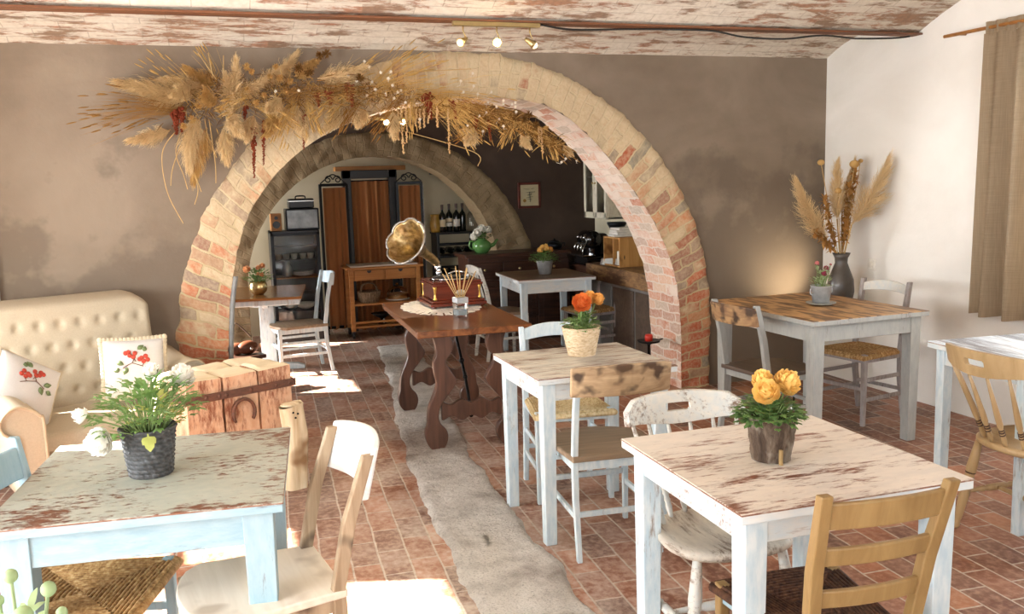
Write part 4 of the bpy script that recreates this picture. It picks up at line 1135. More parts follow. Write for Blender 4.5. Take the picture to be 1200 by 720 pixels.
def garland():
    t = thing('dried_flower_garland', 'long garland of dried pampas and amaranth fixed along the top left of the near arch', 'dried flowers', (1.0, D - .05, 2.05))
    T0 = Vector(t.location); rr = random.Random(3)
    def l(p): return Vector(p) - T0
    for b, q, w, tone in PLUMES:
        mb = MB(); b, q = l(b), l(q)
        fronds(mb, b, q, w * 1.4, 1500, rr, fw=.0021)
        mb.build('pampas_plume', m_pampas[tone], t, fixn=False)
    for b, q, n, tone in SPRAYS:
        mb = MB(); b, q = l(b), l(q); ax = q - b; L = ax.length
        for i in range(int(n * 1.5)):
            e = Vector((rr.gauss(0, 1), rr.gauss(0, .8), rr.gauss(0, 1))) * L * .13
            k = rr.uniform(.65, 1.08)
            s0 = b + Vector((rr.gauss(0, .02), rr.gauss(0, .02), rr.gauss(0, .02)))
            e1 = s0 + ax * k + e
            m_ = (s0 + e1) / 2 + Vector((0, 0, L * .05)) + e * .1
            P = [s0, s0.lerp(m_, .6), m_.lerp(e1, .4), e1]
            mb.strip(P, [.0024, .0022, .0018, .0008], Vector((rr.uniform(-1, 1), rr.uniform(-.4, .4), rr.uniform(-1, 1))).normalized())
            if rr.random() < .38:   # seed ear at the end
                d = (e1 - P[2]).normalized()
                mb.tube([e1 - d * .03, e1 - d * .01, e1 + d * .015, e1 + d * .03], [.001, .004, .0035, .0006], 5)
        mb.build('grass_spray', m_dry[tone], t, fixn=False)
    for lst, nm, mat in ((AMARANTH, 'amaranth_tassel', m_amar),):
        for b, q, w, k in lst:
            mb = MB(); b, q = l(b), l(q); n = int((q - b).length / .0035)
            for i in range(n):
                f = i / n; c = b.lerp(q, f); r = 1.5 * w * (1 - .6 * f)
                for j in range(3): mb.ball(c + Vector((rr.gauss(0, .6), rr.gauss(0, .6), rr.gauss(0, .3))) * r * .7, r * rr.uniform(.28, .5), 5)
            mb.build(nm, mat, t, fixn=False)
    for b, q in STRANDS:
        mb = MB(); b, q = l(b), l(q); n = int((q - b).length / .006)
        for i in range(n):
            c = b.lerp(q, i / n)
            for j in range(2): mb.ball(c + Vector((rr.gauss(0, .003), rr.gauss(0, .003), 0)), rr.uniform(.003, .0065), 5)
        mb.build('bleached_tassel', m_strand, t, fixn=False)
    for P in STEMS:
        mb = MB(); mb.tube(catmull([l(p) for p in P], 6), .0028, 5); mb.build('dry_stem', m_stem, t)
    for p in DAISIES:
        mb = MB(); c = l(p); fw = Vector((rr.uniform(-.5, .5), -1, rr.uniform(-.5, .3))).normalized()
        s1 = fw.orthogonal().normalized(); s2 = fw.cross(s1)
        for i in range(9):
            a = 2 * PI * i / 9; d = s1 * math.cos(a) + s2 * math.sin(a)
            mb.strip([c + d * .003, c + d * .006 + fw * .002, c + d * .010], [.003, .005, .002], fw.cross(d))
        mb.ball(c + fw * .002, .003, 6)
        mb.tube([c, c - fw * .03 + Vector((0, 0, -.02)), c - fw * .06 + Vector((rr.uniform(-.03, .03), 0, -.02))], .0012, 4)
        mb.build('dried_daisy', m_daisy, t, fixn=False)
    for p, r in HEADS:
        mb = MB(); c = l(p)
        for i in range(70):
            d = Vector((rr.gauss(0, 1), rr.gauss(0, 1), rr.gauss(0, 1))).normalized()
            mb.strip([c, c + d * r * .6, c + d * r * rr.uniform(.85, 1.2)], [.002, .005, .002], d.orthogonal())
        mb.build('seed_head', m_seedh if r > .025 else m_pampas[2], t, fixn=False)
    # loose filling between the stems, along the body of the garland
    mb = MB(); mb2 = MB()
    body = [l(p) for p in BODY]
    cur = catmull(body, 30)
    for i in range(2600):
        f = rr.random() ** .9; c = cur[int(f * (len(cur) - 1))]
        sp = lerp(.085, .03, f)
        c = c + Vector((rr.gauss(0, sp), rr.gauss(0, .045), rr.gauss(0, sp * .75)))
        d = Vector((rr.gauss(0, 1), rr.gauss(-.3, .6), rr.gauss(-.2, 1))).normalized() * rr.uniform(.03, .09)
        (mb if rr.random() < .5 else mb2).strip([c, c + d * .5 + Vector((0, 0, .004)), c + d], [.003, rr.uniform(.003, .008), .001], d.orthogonal().normalized())
    mb.build('dried_foliage', m_seedh, t, fixn=False)['kind'] = 'stuff'  # dark brown bits, also putting the shade between stems into the colour
    mb2.build('dried_foliage', m_dry[1], t, fixn=False)['kind'] = 'stuff'
garland()
# ---------------------------------------------------- the rooms beyond the arch
m_orange = plain('rust_coloured_curtain', hexc('#a06b40'), .9, var=.06, scale=60)
m_black = plain('black_painted_wood', hexc('#17171a'), .4)
m_blackmetal = plain('black_metal', hexc('#15171a'), .35, .6)
m_pinew = wood('orange_pine', '#9a6432', '#bf8748', 0, .7, .5)
m_glass = G('clear_glass', .05); m_glass.set('Transmission Weight', 1.0); m_glass.set('IOR', 1.45); m_glass.col('#f4f8f6'); m_glass = m_glass.m
m_mirror = plain('dark_reflective_glass', hexc('#2a2e2c'), .08, .6)
m_darkwood = wood('dark_brown_wood', '#2e1d16', '#523426', 0, .7, .35)
m_white_china = plain('white_china', hexc('#e6e2d8'), .25)
m_marble = plain('white_stone_slab', hexc('#d8d4cc'), .3)
m_wicker = rush_mat('grey_wicker', '#5a4a3a', '#8a755c', '#a8937a')

def drape(mb, p0, p1, z0, z1, folds, amp, n=90, nz=14, gather=0):
    p0, p1 = Vector(p0), Vector(p1); ax = (p1 - p0); nrm = Vector((-ax.y, ax.x, 0)).normalized()
    ph = R_.uniform(0, 6)
    def f(s, q):
        a = amp * (1 - .45 * q) * (math.sin(s * folds * 2 * PI + ph + .6 * math.sin(s * 9)) + .35 * math.sin(s * folds * 5.1 + 2 + q * 1.5))
        c = p0 + ax * (.5 + (s - .5) * (1 - gather * q)) + nrm * a
        return (c.x, c.y, lerp(z0, z1, q) + (.006 * math.sin(s * folds * 2 * PI) if q == 0 else 0))
    mb.grid(f, n, nz); return mb

def scroll(mb, c, r, s=1, tube=.006):
    P = []
    for i in range(26):
        a = i / 25 * 2.6 * PI; k = r * (1 - .75 * i / 25)
        P.append((c[0] + s * (k * math.cos(a)), c[1], c[2] + k * math.sin(a)))
    mb.tube(P, tube, 6)

# curtained doorway in the alcove wall with two iron-framed screens
mb = MB()
mb.box((1.455, 9.95, .89), (.09, .10, 1.78)); mb.box((1.96, 9.95, .89), (.09, .10, 1.78)); mb.box((1.71, 9.95, 1.735), (.6, .10, .09))
o = struct('door_1', mb, m_black, bevel=.006); o['label'] = 'black door frame of the curtained doorway in the alcove'
mb = MB(); mb.box((1.73, 10.02, 1.80), (.78, .16, .05)); o = struct('trim_11', mb, m_pinew, bevel=.004); o['label'] = 'pale wooden lintel over the curtained doorway'
t = thing('curtain', 'rust-coloured curtain hanging in the black doorway behind the trolley', 'curtain', (1.71, 9.93, 0))
drape(MB(), (-.21, 0, 0), (.21, 0, 0), .01, 1.66, 4, .028).build('fabric', m_orange, t)
mb = MB(); mb.tube([(-.22, 0, 1.665), (.22, 0, 1.665)], .008, 8); mb.build('curtain_rail', m_blackmetal, t)
def screen(label, u, w, rot, studs):
    t = thing('iron_screen', label, 'folding screen', (u, 9.80, 0), rot)
    mb = MB(); mb.box((-w / 2, 0, .82), (.028, .028, 1.64)); mb.box((w / 2, 0, .82), (.028, .028, 1.64)); mb.box((0, 0, 1.63), (w, .028, .03)); mb.box((0, 0, .08), (w, .028, .03))
    mb.build('frame', m_blackmetal, t, .003)
    mb = MB(); scroll(mb, (-.05, 0, 1.685), .045, 1); scroll(mb, (.05, 0, 1.685), .045, -1); mb.tube(catmull([(-.14, 0, 1.645), (-.07, 0, 1.70), (0, 0, 1.74), (.07, 0, 1.70), (.14, 0, 1.645)], 6), .006, 6); mb.build('scroll_top', m_blackmetal, t)
    drape(MB(), (-w / 2 + .02, -.005, 0), (w / 2 - .02, -.005, 0), .06, 1.60, 3, .024).build('curtain_panel', m_orange, t)
    mb = MB(); mb.tube([(w / 2 + .018, -.01, .08 + i * .0113) for i in range(137)], [.003 + .005 * abs(math.sin(i * PI / 4)) for i in range(137)], 6)
    if studs: mb.build('beaded_edge', m_steel, t)
    else: mb.bm.free()
screen('iron screen with rust-coloured curtain to the left of the black doorway', 1.29, .29, rad(8), False)
screen('iron screen with rust-coloured curtain and beaded edge to the right of the black doorway', 2.12, .27, rad(-6), True)

# black cabinet with glass front
t = thing('display_cabinet', 'black glass-fronted cabinet with plates and cups in the alcove', 'cabinet', (.83, 9.66, 0))
W, Dp, Hh = .50, .34, 1.17
mb = MB()
for s in (-1, 1): mb.box((s * (W / 2 - .012), 0, Hh / 2), (.024, Dp, Hh))
mb.box((0, 0, Hh - .012), (W, Dp, .024)); mb.box((0, 0, .05), (W, Dp, .1)); mb.box((0, Dp / 2 - .008, Hh / 2), (W, .016, Hh)); mb.build('body', m_black, t, .003)
for z in (.32, .50, .68, .86, 1.0): MB().box((0, 0, z), (W - .05, Dp - .03, .012)).build('shelf', m_black if z != .68 else m_pinew, t)
mb = MB()
for s in (-1, 1): mb.box((s * (W / 2 - .02), -Dp / 2 - .005, .64), (.03, .014, 1.02))
for z in (.14, 1.135): mb.box((0, -Dp / 2 - .005, z), (W, .014, .03))
mb.build('door_frame', m_blackmetal, t, .002)
MB().box((0, -Dp / 2 - .003, .64), (W - .07, .004, .96)).build('door_glass', m_glass, t)
def cup(label, u, v, z, k=1.0, mat=None):
    o = MB().lathe([(.02 * k, 0), (.028 * k, .01), (.034 * k, .05 * k), (.036 * k, .06 * k), (.033 * k, .06 * k), (.028 * k, .012)], 16).build('cup', mat or m_white_china, None, loc=(u, v, z))
    tag(o, label, 'cup', 'cups inside the black cabinet')
for i, (x, z) in enumerate(((-.17, .866), (-.09, .866), (-.01, .866), (.08, .866), (.16, .866))):
    cup('small metal cup at the left of the upper shelf in the black cabinet' if i in (0, 1) else 'small white cup at the right of the upper shelf in the black cabinet', .83 + x, 9.63, z, 1.0, m_steel if i in (0, 1) else m_white_china)
for i in range(3):
    o = MB().lathe([(.05, 0), (.10, .012), (.115, .02), (.112, .022), (.05, .006)], 24).build('plate', m_white_china, None, loc=(.90, 9.64, .688 + i * .014))
    tag(o, 'white plate in the small stack on the wooden shelf of the black cabinet', 'plate', 'plates inside the black cabinet')
o = MB().lathe([(.04, 0), (.055, .02), (.05, .09), (.03, .13), (.03, .15), (.02, .155), (.008, .18)], 18).build('coffee_pot', m_steel, None, loc=(.74, 9.63, .688)); tag(o, 'metal coffee pot beside the plates in the black cabinet', 'coffee pot')
for i in range(2):
    o = MB().lathe([(.03, 0), (.09, .03), (.10, .07), (.096, .07), (.03, .008)], 22).build('bowl', m_white_china if i else m_steel, None, loc=(.74 + i * .17, 9.63, .33)); tag(o, ['metal bowl low down on the left in the black cabinet', 'white bowl low down on the right in the black cabinet'][i], 'bowl')
t = thing('loudspeaker', 'small wooden loudspeaker on top of the black cabinet', 'speaker', (.655, 9.62, 1.172))
MB().box((0, 0, .09), (.11, .14, .18)).build('cabinet', m_pinew, t, .004)
for z, r in ((.065, .038), (.135, .018)):
    c = MB().lathe([(r, .004), (r * .9, .0), (r * .3, -.012 + .012), (.001, .004)], 20, mtx=rx(rad(90)).to_4x4()).build('cone', m_black, t, loc=(0, -.071, z))
t = thing('radio_set', 'grey metal-fronted set standing on the black cabinet', 'radio', (.92, 9.64, 1.172), 0)
MB().box((0, 0, .112), (.34, .24, .225)).build('case', m_blackmetal, t, .008)
MB().box((0, -.122, .115), (.31, .008, .19)).build('front_panel', plain('tarnished_metal', hexc('#7d8080'), .35, .6, var=.5, scale=9), t, .01)
t = thing('accordion_case', 'black case with a handle lying on the grey set', 'case', (.92, 9.64, 1.398))
MB().box((0, 0, .05), (.26, .18, .10)).build('case_body', m_black, t, .012); MB().box((0, -.004, .075), (.265, .184, .008)).build('case_rim', m_steel, t)
MB().tube(catmull([(-.05, -.0, .10), (-.04, 0, .125), (.04, 0, .125), (.05, 0, .10)], 5), .007, 6).build('handle', m_black, t)

# pine trolley
t = thing('kitchen_trolley', 'pine trolley with two drawers and white top in front of the rust-coloured curtains', 'trolley', (1.73, 9.56, 0))
W, Dp, Hh = .78, .36, .775
for sx in (-1, 1):
    for sy in (-1, 1):
        MB().box((sx * (W / 2 - .03), sy * (Dp / 2 - .025), .42), (.045, .045, .68)).build('leg', m_pinew, t, .003)
        mb = MB(); mb.tube([(sx * (W / 2 - .03) - .012, sy * (Dp / 2 - .025), .035), (sx * (W / 2 - .03) + .012, sy * (Dp / 2 - .025), .035)], .034, 16); mb.box((sx * (W / 2 - .03), sy * (Dp / 2 - .025), .065), (.03, .03, .03)); mb.build('caster', m_black, t)
MB().box((0, 0, Hh - .025), (W + .05, Dp + .04, .022)).build('worktop', m_pinew, t, .003)
MB().box((.0, 0, Hh - .007), (W - .06, Dp - .02, .014)).build('stone_slab', m_marble, t, .003)
mb = MB(); mb.box((0, .0, Hh - .10), (W - .09, Dp - .06, .12)); mb.build('drawer_case', m_pinew, t)
for s in (-1, 1):
    d = MB().box((s * .168, -Dp / 2 + .02, Hh - .10), (.315, .02, .105)).build('drawer', m_pinew, t, .003)
    P = [(.024 * math.cos(PI + PI * i / 10), .028 * math.sin(PI + PI * i / 10)) for i in range(11)]
    MB().prism(P, .006, Matrix.Translation((s * .168, -Dp / 2 + .008, Hh - .052)) @ MX).build('finger_hole', m_black, d)
for z in (.36, .12): MB().box((0, 0, z), (W - .07, Dp - .03, .022)).build('shelf', m_pinew, t, .002)
MB().box((0, -Dp / 2 + .02, .17), (W - .09, .016, .025)).build('rail', m_pinew, t, .002)
t = thing('wicker_basket', 'grey wicker basket with a hoop handle on the trolley shelf', 'basket', (1.57, 9.52, .372))
def wv(r, z, a): return r + .004 * math.sin(a * 14 + (int(z * 60) % 2) * PI)
MB().lathe([(.10, 0)] + [(.10 + .03 * i / 12, .12 * i / 12) for i in range(13)] + [(.12, .115)], 48, fn=wv).build('basket_body', m_wicker, t)
for y in (-.04, .04): MB().tube(catmull([(-.09, y, .11), (-.07, y * .7, .18), (0, y * .5, .205), (.07, y * .7, .18), (.09, y, .11)], 6), .006, 6).build('handle', m_wicker, t)
t = thing('cake_dome', 'glass dome over a plate on the trolley shelf beside the basket', 'cake dome', (1.88, 9.52, .372))
MB().lathe([(.05, 0), (.13, .012), (.135, .016), (.13, .02)], 28).build('plate', m_white_china, t)
MB().lathe([(.12, .018), (.12, .07), (.10, .12), (.05, .15), (.015, .16), (.018, .18), (.004, .19)], 28).build('dome', m_glass, t)
MB().lathe([(.07, .02), (.09, .03), (.09, .05), (.06, .06)], 24).build('cake', m_pinew, t)
t = thing('fruit_stand', 'dark footed bowl on the bottom shelf of the trolley', 'bowl', (1.70, 9.52, .132))
MB().lathe([(.05, 0), (.02, .02), (.02, .05), (.09, .09), (.12, .11), (.115, .11), (.02, .06)], 24).build('bowl', m_blackmetal, t); MB().ball((0, -.11, .04), (.012, .012, .03), 8).build('handle', m_steel, t)

# wine rack and bottles
t = thing('wine_rack', 'black wine rack with rows of bottle holes in the alcove', 'wine rack', (2.62, 9.80, 0))
mb = MB()
for s in (-1, 1): mb.box((s * .225, 0, .53), (.03, .28, 1.06))
for z in (.04, .30, .55, .80, 1.06): mb.box((0, 0, z), (.50 if z == 1.06 else .45, .30, .022))
for z in (.14, .42, .66, .92): mb.box((0, .12, z), (.45, .02, .03))
mb.build('frame', m_black, t, .003)
m_bottle = plain('dark_bottle_glass', hexc('#10140f'), .12)
m_cork = plain('bottle_foil', hexc('#5a4a44'), .5)
for z in (.86, .61, .36):
    for i in range(4):
        u = 2.62 - .15 + i * .10
        o = MB().lathe([(.001, -.15), (.014, -.15), (.014, -.07), (.036, -.03), (.036, .13), (.001, .14)], 14, mtx=rx(rad(-90)).to_4x4()).build('wine_bottle', m_bottle, None, loc=(u, 9.80, z)); tag(o, 'wine bottle lying in the black wine rack', 'bottle', 'bottles lying in the black wine rack')
BP = [(.001, 0), (.036, 0), (.038, .01), (.038, .17), (.034, .195), (.016, .22), (.013, .235), (.013, .29), (.016, .292), (.016, .302), (.001, .303)]
m_label = plain('cream_paper_label', hexc('#d6c9a8'), .7)
m_label2 = plain('white_paper_label', hexc('#ddd8cc'), .7)
for i, (u, v, s, lab, lb) in enumerate(((2.475, 9.76, 1.0, 'dark wine bottle with cream label beside the yellow jug', 1), (2.565, 9.80, 1.02, 'dark wine bottle with two-part label, second from the yellow jug', 2), (2.635, 9.75, 1.03, 'dark wine bottle with white label, third from the yellow jug', 1), (2.72, 9.80, 1.03, 'dark wine bottle with no visible label next to the clear bottle', 0))):
    t = thing('wine_bottle', lab, 'bottle', (u, v, 1.071), R_.uniform(-.5, .5), 'bottles standing on the wine rack')
    MB().lathe([(r, z * s) for r, z in BP], 20).build('bottle', m_bottle, t)
    MB().lathe([(.0145, .25 * s), (.0165, .293 * s), (.0165, .304 * s), (.001, .305 * s)], 14, caps=False).build('foil', m_cork, t)
    if lb: MB().lathe([(.0385, .06), (.0385, .14 if lb == 1 else .10)], 20, caps=False).build('paper_label', m_label if i == 0 else m_label2, t)
    if lb == 2: MB().lathe([(.0385, .11), (.0385, .15)], 20, caps=False).build('paper_label', m_label, t)
t = thing('clear_bottle', 'clear bottle with pale neck at the right end of the wine rack top', 'bottle', (2.81, 9.80, 1.071))
MB().lathe([(r * .95, z * .92) for r, z in BP], 20).build('bottle', m_glass, t); MB().lathe([(.014, .26), (.017, .28), (.001, .285)], 12).build('stopper', m_label, t)
t = thing('jug', 'yellow ochre pottery jug at the left end of the wine rack top', 'jug', (2.395, 9.78, 1.071))
MB().lathe([(.001, 0), (.05, 0), (.06, .03), (.062, .09), (.048, .15), (.045, .17), (.055, .20), (.05, .20), (.04, .165), (.001, .16)], 24).build('jug_body', plain('ochre_glaze', hexc('#b08a3a'), .35, var=.35, scale=9), t)
MB().tube(catmull([(.05, 0, .18), (.085, 0, .16), (.085, 0, .10), (.055, 0, .07)], 5), .008, 8).build('handle', plain('ochre_handle', hexc('#b08a3a'), .35), t)
o = MB().box((0, 0, 0), (.05, .05, .05)).build('wall_sensor', m_black, None, .01, loc=(2.45, V3 - .03, 1.74)); tag(o, 'small black sensor on the cream alcove wall', 'sensor')

# sideboard
t = thing('sideboard', 'long dark wooden sideboard against the dark wall right of the far arch', 'sideboard', (2.95, 8.74, 0))
W, Dp, Hh = 1.12, .42, .90
MB().box((0, 0, Hh / 2 + .02), (W - .05, Dp - .04, Hh - .10)).build('body', m_darkwood, t, .004)
MB().box((0, 0, Hh - .018), (W + .02, Dp + .02, .036)).build('top', m_darkwood, t, .006)
MB().box((0, 0, .04), (W, Dp, .08)).build('plinth', m_darkwood, t, .004)
for i in range(3):
    x = (i - 1) * .37
    d = MB().box((x, -Dp / 2 + .012, .74), (.34, .024, .15)).build('drawer', m_darkwood, t, .005); MB().ball((x, -Dp / 2 - .01, .74), .014, 10).build('knob', m_brass, d)
    d = MB().box((x, -Dp / 2 + .012, .37), (.34, .024, .52)).build('door', m_darkwood, t, .005); MB().box((x, -Dp / 2 - .002, .37), (.24, .012, .40)).build('panel', m_darkwood, d, .008)
t = thing('teapot_vase', 'green glazed teapot holding white flowers on the left end of the sideboard', 'teapot', (2.615, 8.73, .90))
m_green = plain('green_glaze', hexc('#5a8a4a'), .15, var=.25, scale=8, spec=.7)
MB().lathe([(.001, 0), (.06, 0), (.085, .03), (.10, .065), (.095, .10), (.06, .13), (.04, .14), (.042, .15), (.03, .15), (.03, .12)], 28).build('pot_body', m_green, t)
MB().tube(catmull([(.08, 0, .06), (.13, 0, .08), (.155, 0, .115), (.175, 0, .125)], 5), [.02] * 6 + [.016] * 5 + [.012] * 5, 10).build('spout', m_green, t)
MB().tube(catmull([(-.07, 0, .11), (-.12, 0, .12), (-.125, 0, .06), (-.085, 0, .04)], 5), .009, 8).build('handle', m_green, t)
TEAPOT = t
t = thing('framed_picture', 'small red-brown framed print with a dark brush drawing on the dark wall', 'picture', (3.235, D2 - .02, 1.462))
MB().box((0, -.005, 0), (.205, .006, .225)).build('print', plain('aged_paper', hexc('#bfb48f'), .8, var=.08), t)
mb = MB(); w_, h_ = .25, .27
for s in (-1, 1): mb.box((s * (w_ / 2 - .012), 0, 0), (.026, .026, h_)); mb.box((0, 0, s * (h_ / 2 - .012)), (w_, .026, .026))
mb.build('frame', wood('red_brown_frame', '#4a1f16', '#6d3426', 0, 1, .4), t, .003)
m_ink = plain('black_ink', hexc('#23201c'), .8)
mb = MB()
for a, b, r in (((-.055, .055), (.0, .05), .010), ((.012, .052), (.045, .058), .008), ((-.03, .025), (.05, .028), .013), ((-.02, .0), (.02, .012), .016), ((.0, .03), (.004, -.055), .014), ((-.03, -.02), (.03, -.012), .010), ((-.02, -.03), (.02, -.035), .010)):
    mb.tube([(a[0] * 1.25, -.0095, a[1] * 1.25), ((a[0] + b[0]) * .625, -.0095, (a[1] + b[1]) * .625), (b[0] * 1.25, -.0095, b[1] * 1.25)], [r * .7, r * 1.3, r * .7], 6, flat=.15)
mb.build('ink_drawing', m_ink, t)
mb = MB(); mb.lathe([(.018, 0), (.018, .002)], 18, (-.055, -.0085, -.055), mtx=rx(rad(90)).to_4x4()); mb.build('round_seal', plain('ochre_seal', hexc('#8a6a2f'), .8), t)
t = thing('kettle', 'small black lidded pot on the right end of the sideboard', 'pot', (3.41, 8.72, .90))
MB().lathe([(.001, 0), (.06, 0), (.085, .025), (.085, .05), (.06, .075), (.02, .08)], 24).build('pot_body', m_blackmetal, t)
MB().lathe([(.062, .074), (.04, .088), (.01, .094), (.012, .108), (.001, .112)], 20).build('lid', m_blackmetal, t)
for s in (-1, 1): MB().tube(catmull([(s * .08, 0, .05), (s * .115, 0, .06), (s * .11, 0, .03), (s * .082, 0, .028)], 4), .006, 6).build('handle', m_blackmetal, t)

# low dark cabinet with a glossy machine
t = thing('low_cabinet', 'low dark wooden cabinet between the sideboard and the bar counter', 'cabinet', (3.77, 8.42, 0))
MB().box((0, 0, .36), (.40, .50, .72)).build('body', m_darkwood, t, .006); d = MB().box((-.205, 0, .36), (.02, .44, .6)).build('door', m_darkwood, t, .005); MB().ball((-.22, .16, .4), .014, 8).build('knob', m_brass, d)
MB().box((0, 0, .735), (.44, .54, .03)).build('top', m_darkwood, t, .006)
t = thing('coffee_machine', 'dark glossy machine with chrome fittings on the low dark cabinet', 'coffee machine', (3.66, 8.32, .752))
m_gloss = plain('black_enamel', hexc('#0f0d0d'), .08, spec=.8)
m_chrome = plain('chrome', hexc('#d0d0d0'), .08, 1.0)
MB().box((.02, 0, .05), (.30, .34, .09)).build('base', m_gloss, t, .02, 3)
MB().box((.05, .04, .19), (.22, .26, .26)).build('boiler_housing', m_gloss, t, .05, 4)
MB().lathe([(.001, -.13), (.08, -.13), (.09, -.10), (.09, .10), (.08, .13), (.001, .13)], 24, (-.03, 0, .26), mtx=rx(rad(90)).to_4x4()).build('drum', m_gloss, t)
for y in (-.08, .0, .08):
    mb = MB(); mb.tube([(-.10, y, .22), (-.15, y, .21), (-.155, y, .15)], .014, 10); mb.build('group_head', m_chrome, t)
    MB().ball((-.118, y, .285), .016, 10).build('knob', m_chrome, t)
MB().box((-.10, 0, .105), (.14, .30, .012)).build('drip_tray', m_chrome, t, .003)
MB().tube([(-.12, -.15, .26), (-.17, -.16, .17), (-.17, -.16, .10)], .007, 8).build('steam_pipe', m_chrome, t)
t = thing('coffee_grinder', 'black funnel-topped grinder behind the wooden crate', 'grinder', (3.78, 7.98, .80))
MB().box((0, 0, .02), (.14, .16, .04)).build('base', m_blackmetal, t, .006); MB().lathe([(.05, .04), (.055, .2), (.035, .24), (.03, .27)], 20).build('body', m_blackmetal, t)
MB().lathe([(.03, .27), (.05, .30), (.095, .37), (.10, .39), (.094, .39), (.03, .30)], 24).build('hopper', m_blackmetal, t)

# bar counter
t = thing('bar_counter', 'bar counter with old brown wooden ledge and grey panels right of the plank table', 'counter', (3.74, 7.30, 0))
m_greypanel = plain('grey_panel', hexc('#7d7a76'), .35, var=.35, scale=2.5)
m_oldboard = worn('old_brown_board', '#7a5a3c', '#4a3424', .45, 1, 5, 2, '#9a7a52', .5)
MB().box((0, .0, .33), (.44, 1.50, .66)).build('body', m_greypanel, t, .004)
for y in (-.46, .0, .46):
    MB().box((-.225, y, .33), (.014, .42, .58)).build('panel', m_greypanel if y > 0 else m_darkseat, t, .006)
MB().box((-.01, 0, .725), (.50, 1.54, .15)).build('ledge', m_oldboard, t, .01)
t = thing('wooden_crate', 'open-sided pale wooden crate standing on the bar counter', 'crate', (3.70, 7.62, .80))
cw, cd, chh = .30, .34, .275
m_crate = wood('crate_pine', '#a8773f', '#cf9f60', 2, .6, .5, '#7a5028')
mb = MB(); mb.box((0, -cd / 2, chh / 2), (cw, .014, chh)); mb.box((0, cd / 2, chh / 2), (cw, .014, chh)); mb.box((0, 0, .007), (cw, cd, .014)); mb.box((0, 0, chh - .007), (cw, cd, .014)); mb.box((cw / 2 - .007, 0, chh / 2), (.014, cd, chh)); mb.build('boards', m_crate, t, .002)
MB().box((.0, 0, chh / 2), (cw - .03, .012, chh - .02)).build('divider', m_crate, t, .002)
t = thing('mug', 'cream mug standing inside the wooden crate', 'mug', (3.60, 7.52, .816))
MB().lathe([(.001, 0), (.035, 0), (.038, .01), (.038, .13), (.034, .13), (.033, .012), (.001, .01)], 20).build('mug_body', m_white_china, t); MB().tube(catmull([(-.0, -.036, .11), (0, -.07, .10), (0, -.07, .05), (0, -.036, .03)], 5), .006, 6).build('handle', m_black, t)
for i in range(4):
    t = thing('book', ['lowest white book in the pile on the wooden crate', 'second white book up in the pile on the wooden crate', 'third white book up in the pile on the wooden crate', 'topmost white book of the pile on the wooden crate'][i], 'book', (3.66 + .006 * (i % 2), 7.60, 1.077 + i * .021), rad((-4, 3, -2, 6)[i]), 'white books on the crate')
    MB().box((0, 0, .01), (.22 - .015 * i, .16, .019)).build('pages', m_label2, t)
    mb = MB(); mb.box((0, 0, .0015), (.226 - .015 * i, .165, .002)); mb.box((0, 0, .019), (.226 - .015 * i, .165, .002)); mb.box((-.112 + .0075 * i, 0, .01), (.002, .165, .02)); mb.build('cover', m_white_china, t)
t = thing('tablet_stand', 'black slanted tablet on a stand behind the white books', 'tablet', (3.86, 7.72, 1.077), rad(10))
o = MB().box((0, 0, .0), (.016, .20, .15)).build('tablet_screen', m_mirror, t, .004, loc=(.0, 0, .10)); o.rotation_euler = (0, rad(28), 0)
MB().box((.03, 0, .012), (.12, .12, .02)).build('stand_foot', m_black, t, .004); MB().bar((.05, 0, .02), (.02, 0, .10), .02, .012).build('stand_arm', m_black, t)

# white wall cabinet
t = thing('wall_cabinet', 'cream glazed wall cabinet hanging above the bar counter', 'wall cabinet', (3.825, 8.17, 1.225))
m_creamp = worn('cream_cabinet_paint', '#cfc8b4', '#8a7a62', .06, 2, 6, 3, '#bdb59f', .5)
W, L, Hh = .35, .54, .82
mb = MB()
mb.box((0, -L / 2 + .01, Hh / 2), (W, .02, Hh)); mb.box((0, L / 2 - .01, Hh / 2), (W, .02, Hh)); mb.box((0, 0, .01), (W, L, .02)); mb.box((0, 0, Hh - .01), (W + .03, L + .03, .03)); mb.box((W / 2 - .005, 0, Hh / 2), (.01, L, Hh)); mb.build('body', m_creamp, t, .004)
MB().box((0, 0, Hh / 2), (W - .04, L - .04, .012)).build('shelf', m_creamp, t)
for s in (-1, 1):
    y = s * L / 4; mb = MB(); x = -W / 2 - .01
    for q in (-1, 1): mb.box((x, y + q * (L / 4 - .025), Hh / 2), (.02, .045, Hh - .02)); mb.box((x, y, Hh / 2 + q * (Hh / 2 - .035)), (.02, L / 2 - .01, .06))
    d = mb.build('door', m_creamp, t, .004); MB().box((x, y, Hh / 2), (.004, L / 2 - .09, Hh - .12)).build('pane', m_glass, d); MB().ball((x - .018, y - s * (L / 4 - .03), .35), .011, 8).build('knob', m_brass, d)
for i, (y, z) in enumerate(((-.15, .425), (-.05, .425), (.06, .425), (.15, .425), (-.12, .03), (.1, .03))):
    o = MB().lathe([(.02, 0), (.008, .012), (.008, .05), (.03, .08), (.034, .12), (.028, .15), (.026, .15), (.028, .09)], 14).build('wine_glass', m_glass, None, loc=(3.81, 8.17 + y, 1.225 + z)); tag(o, 'wine glass on a shelf of the cream glazed wall cabinet', 'glass', 'glasses in the wall cabinet')

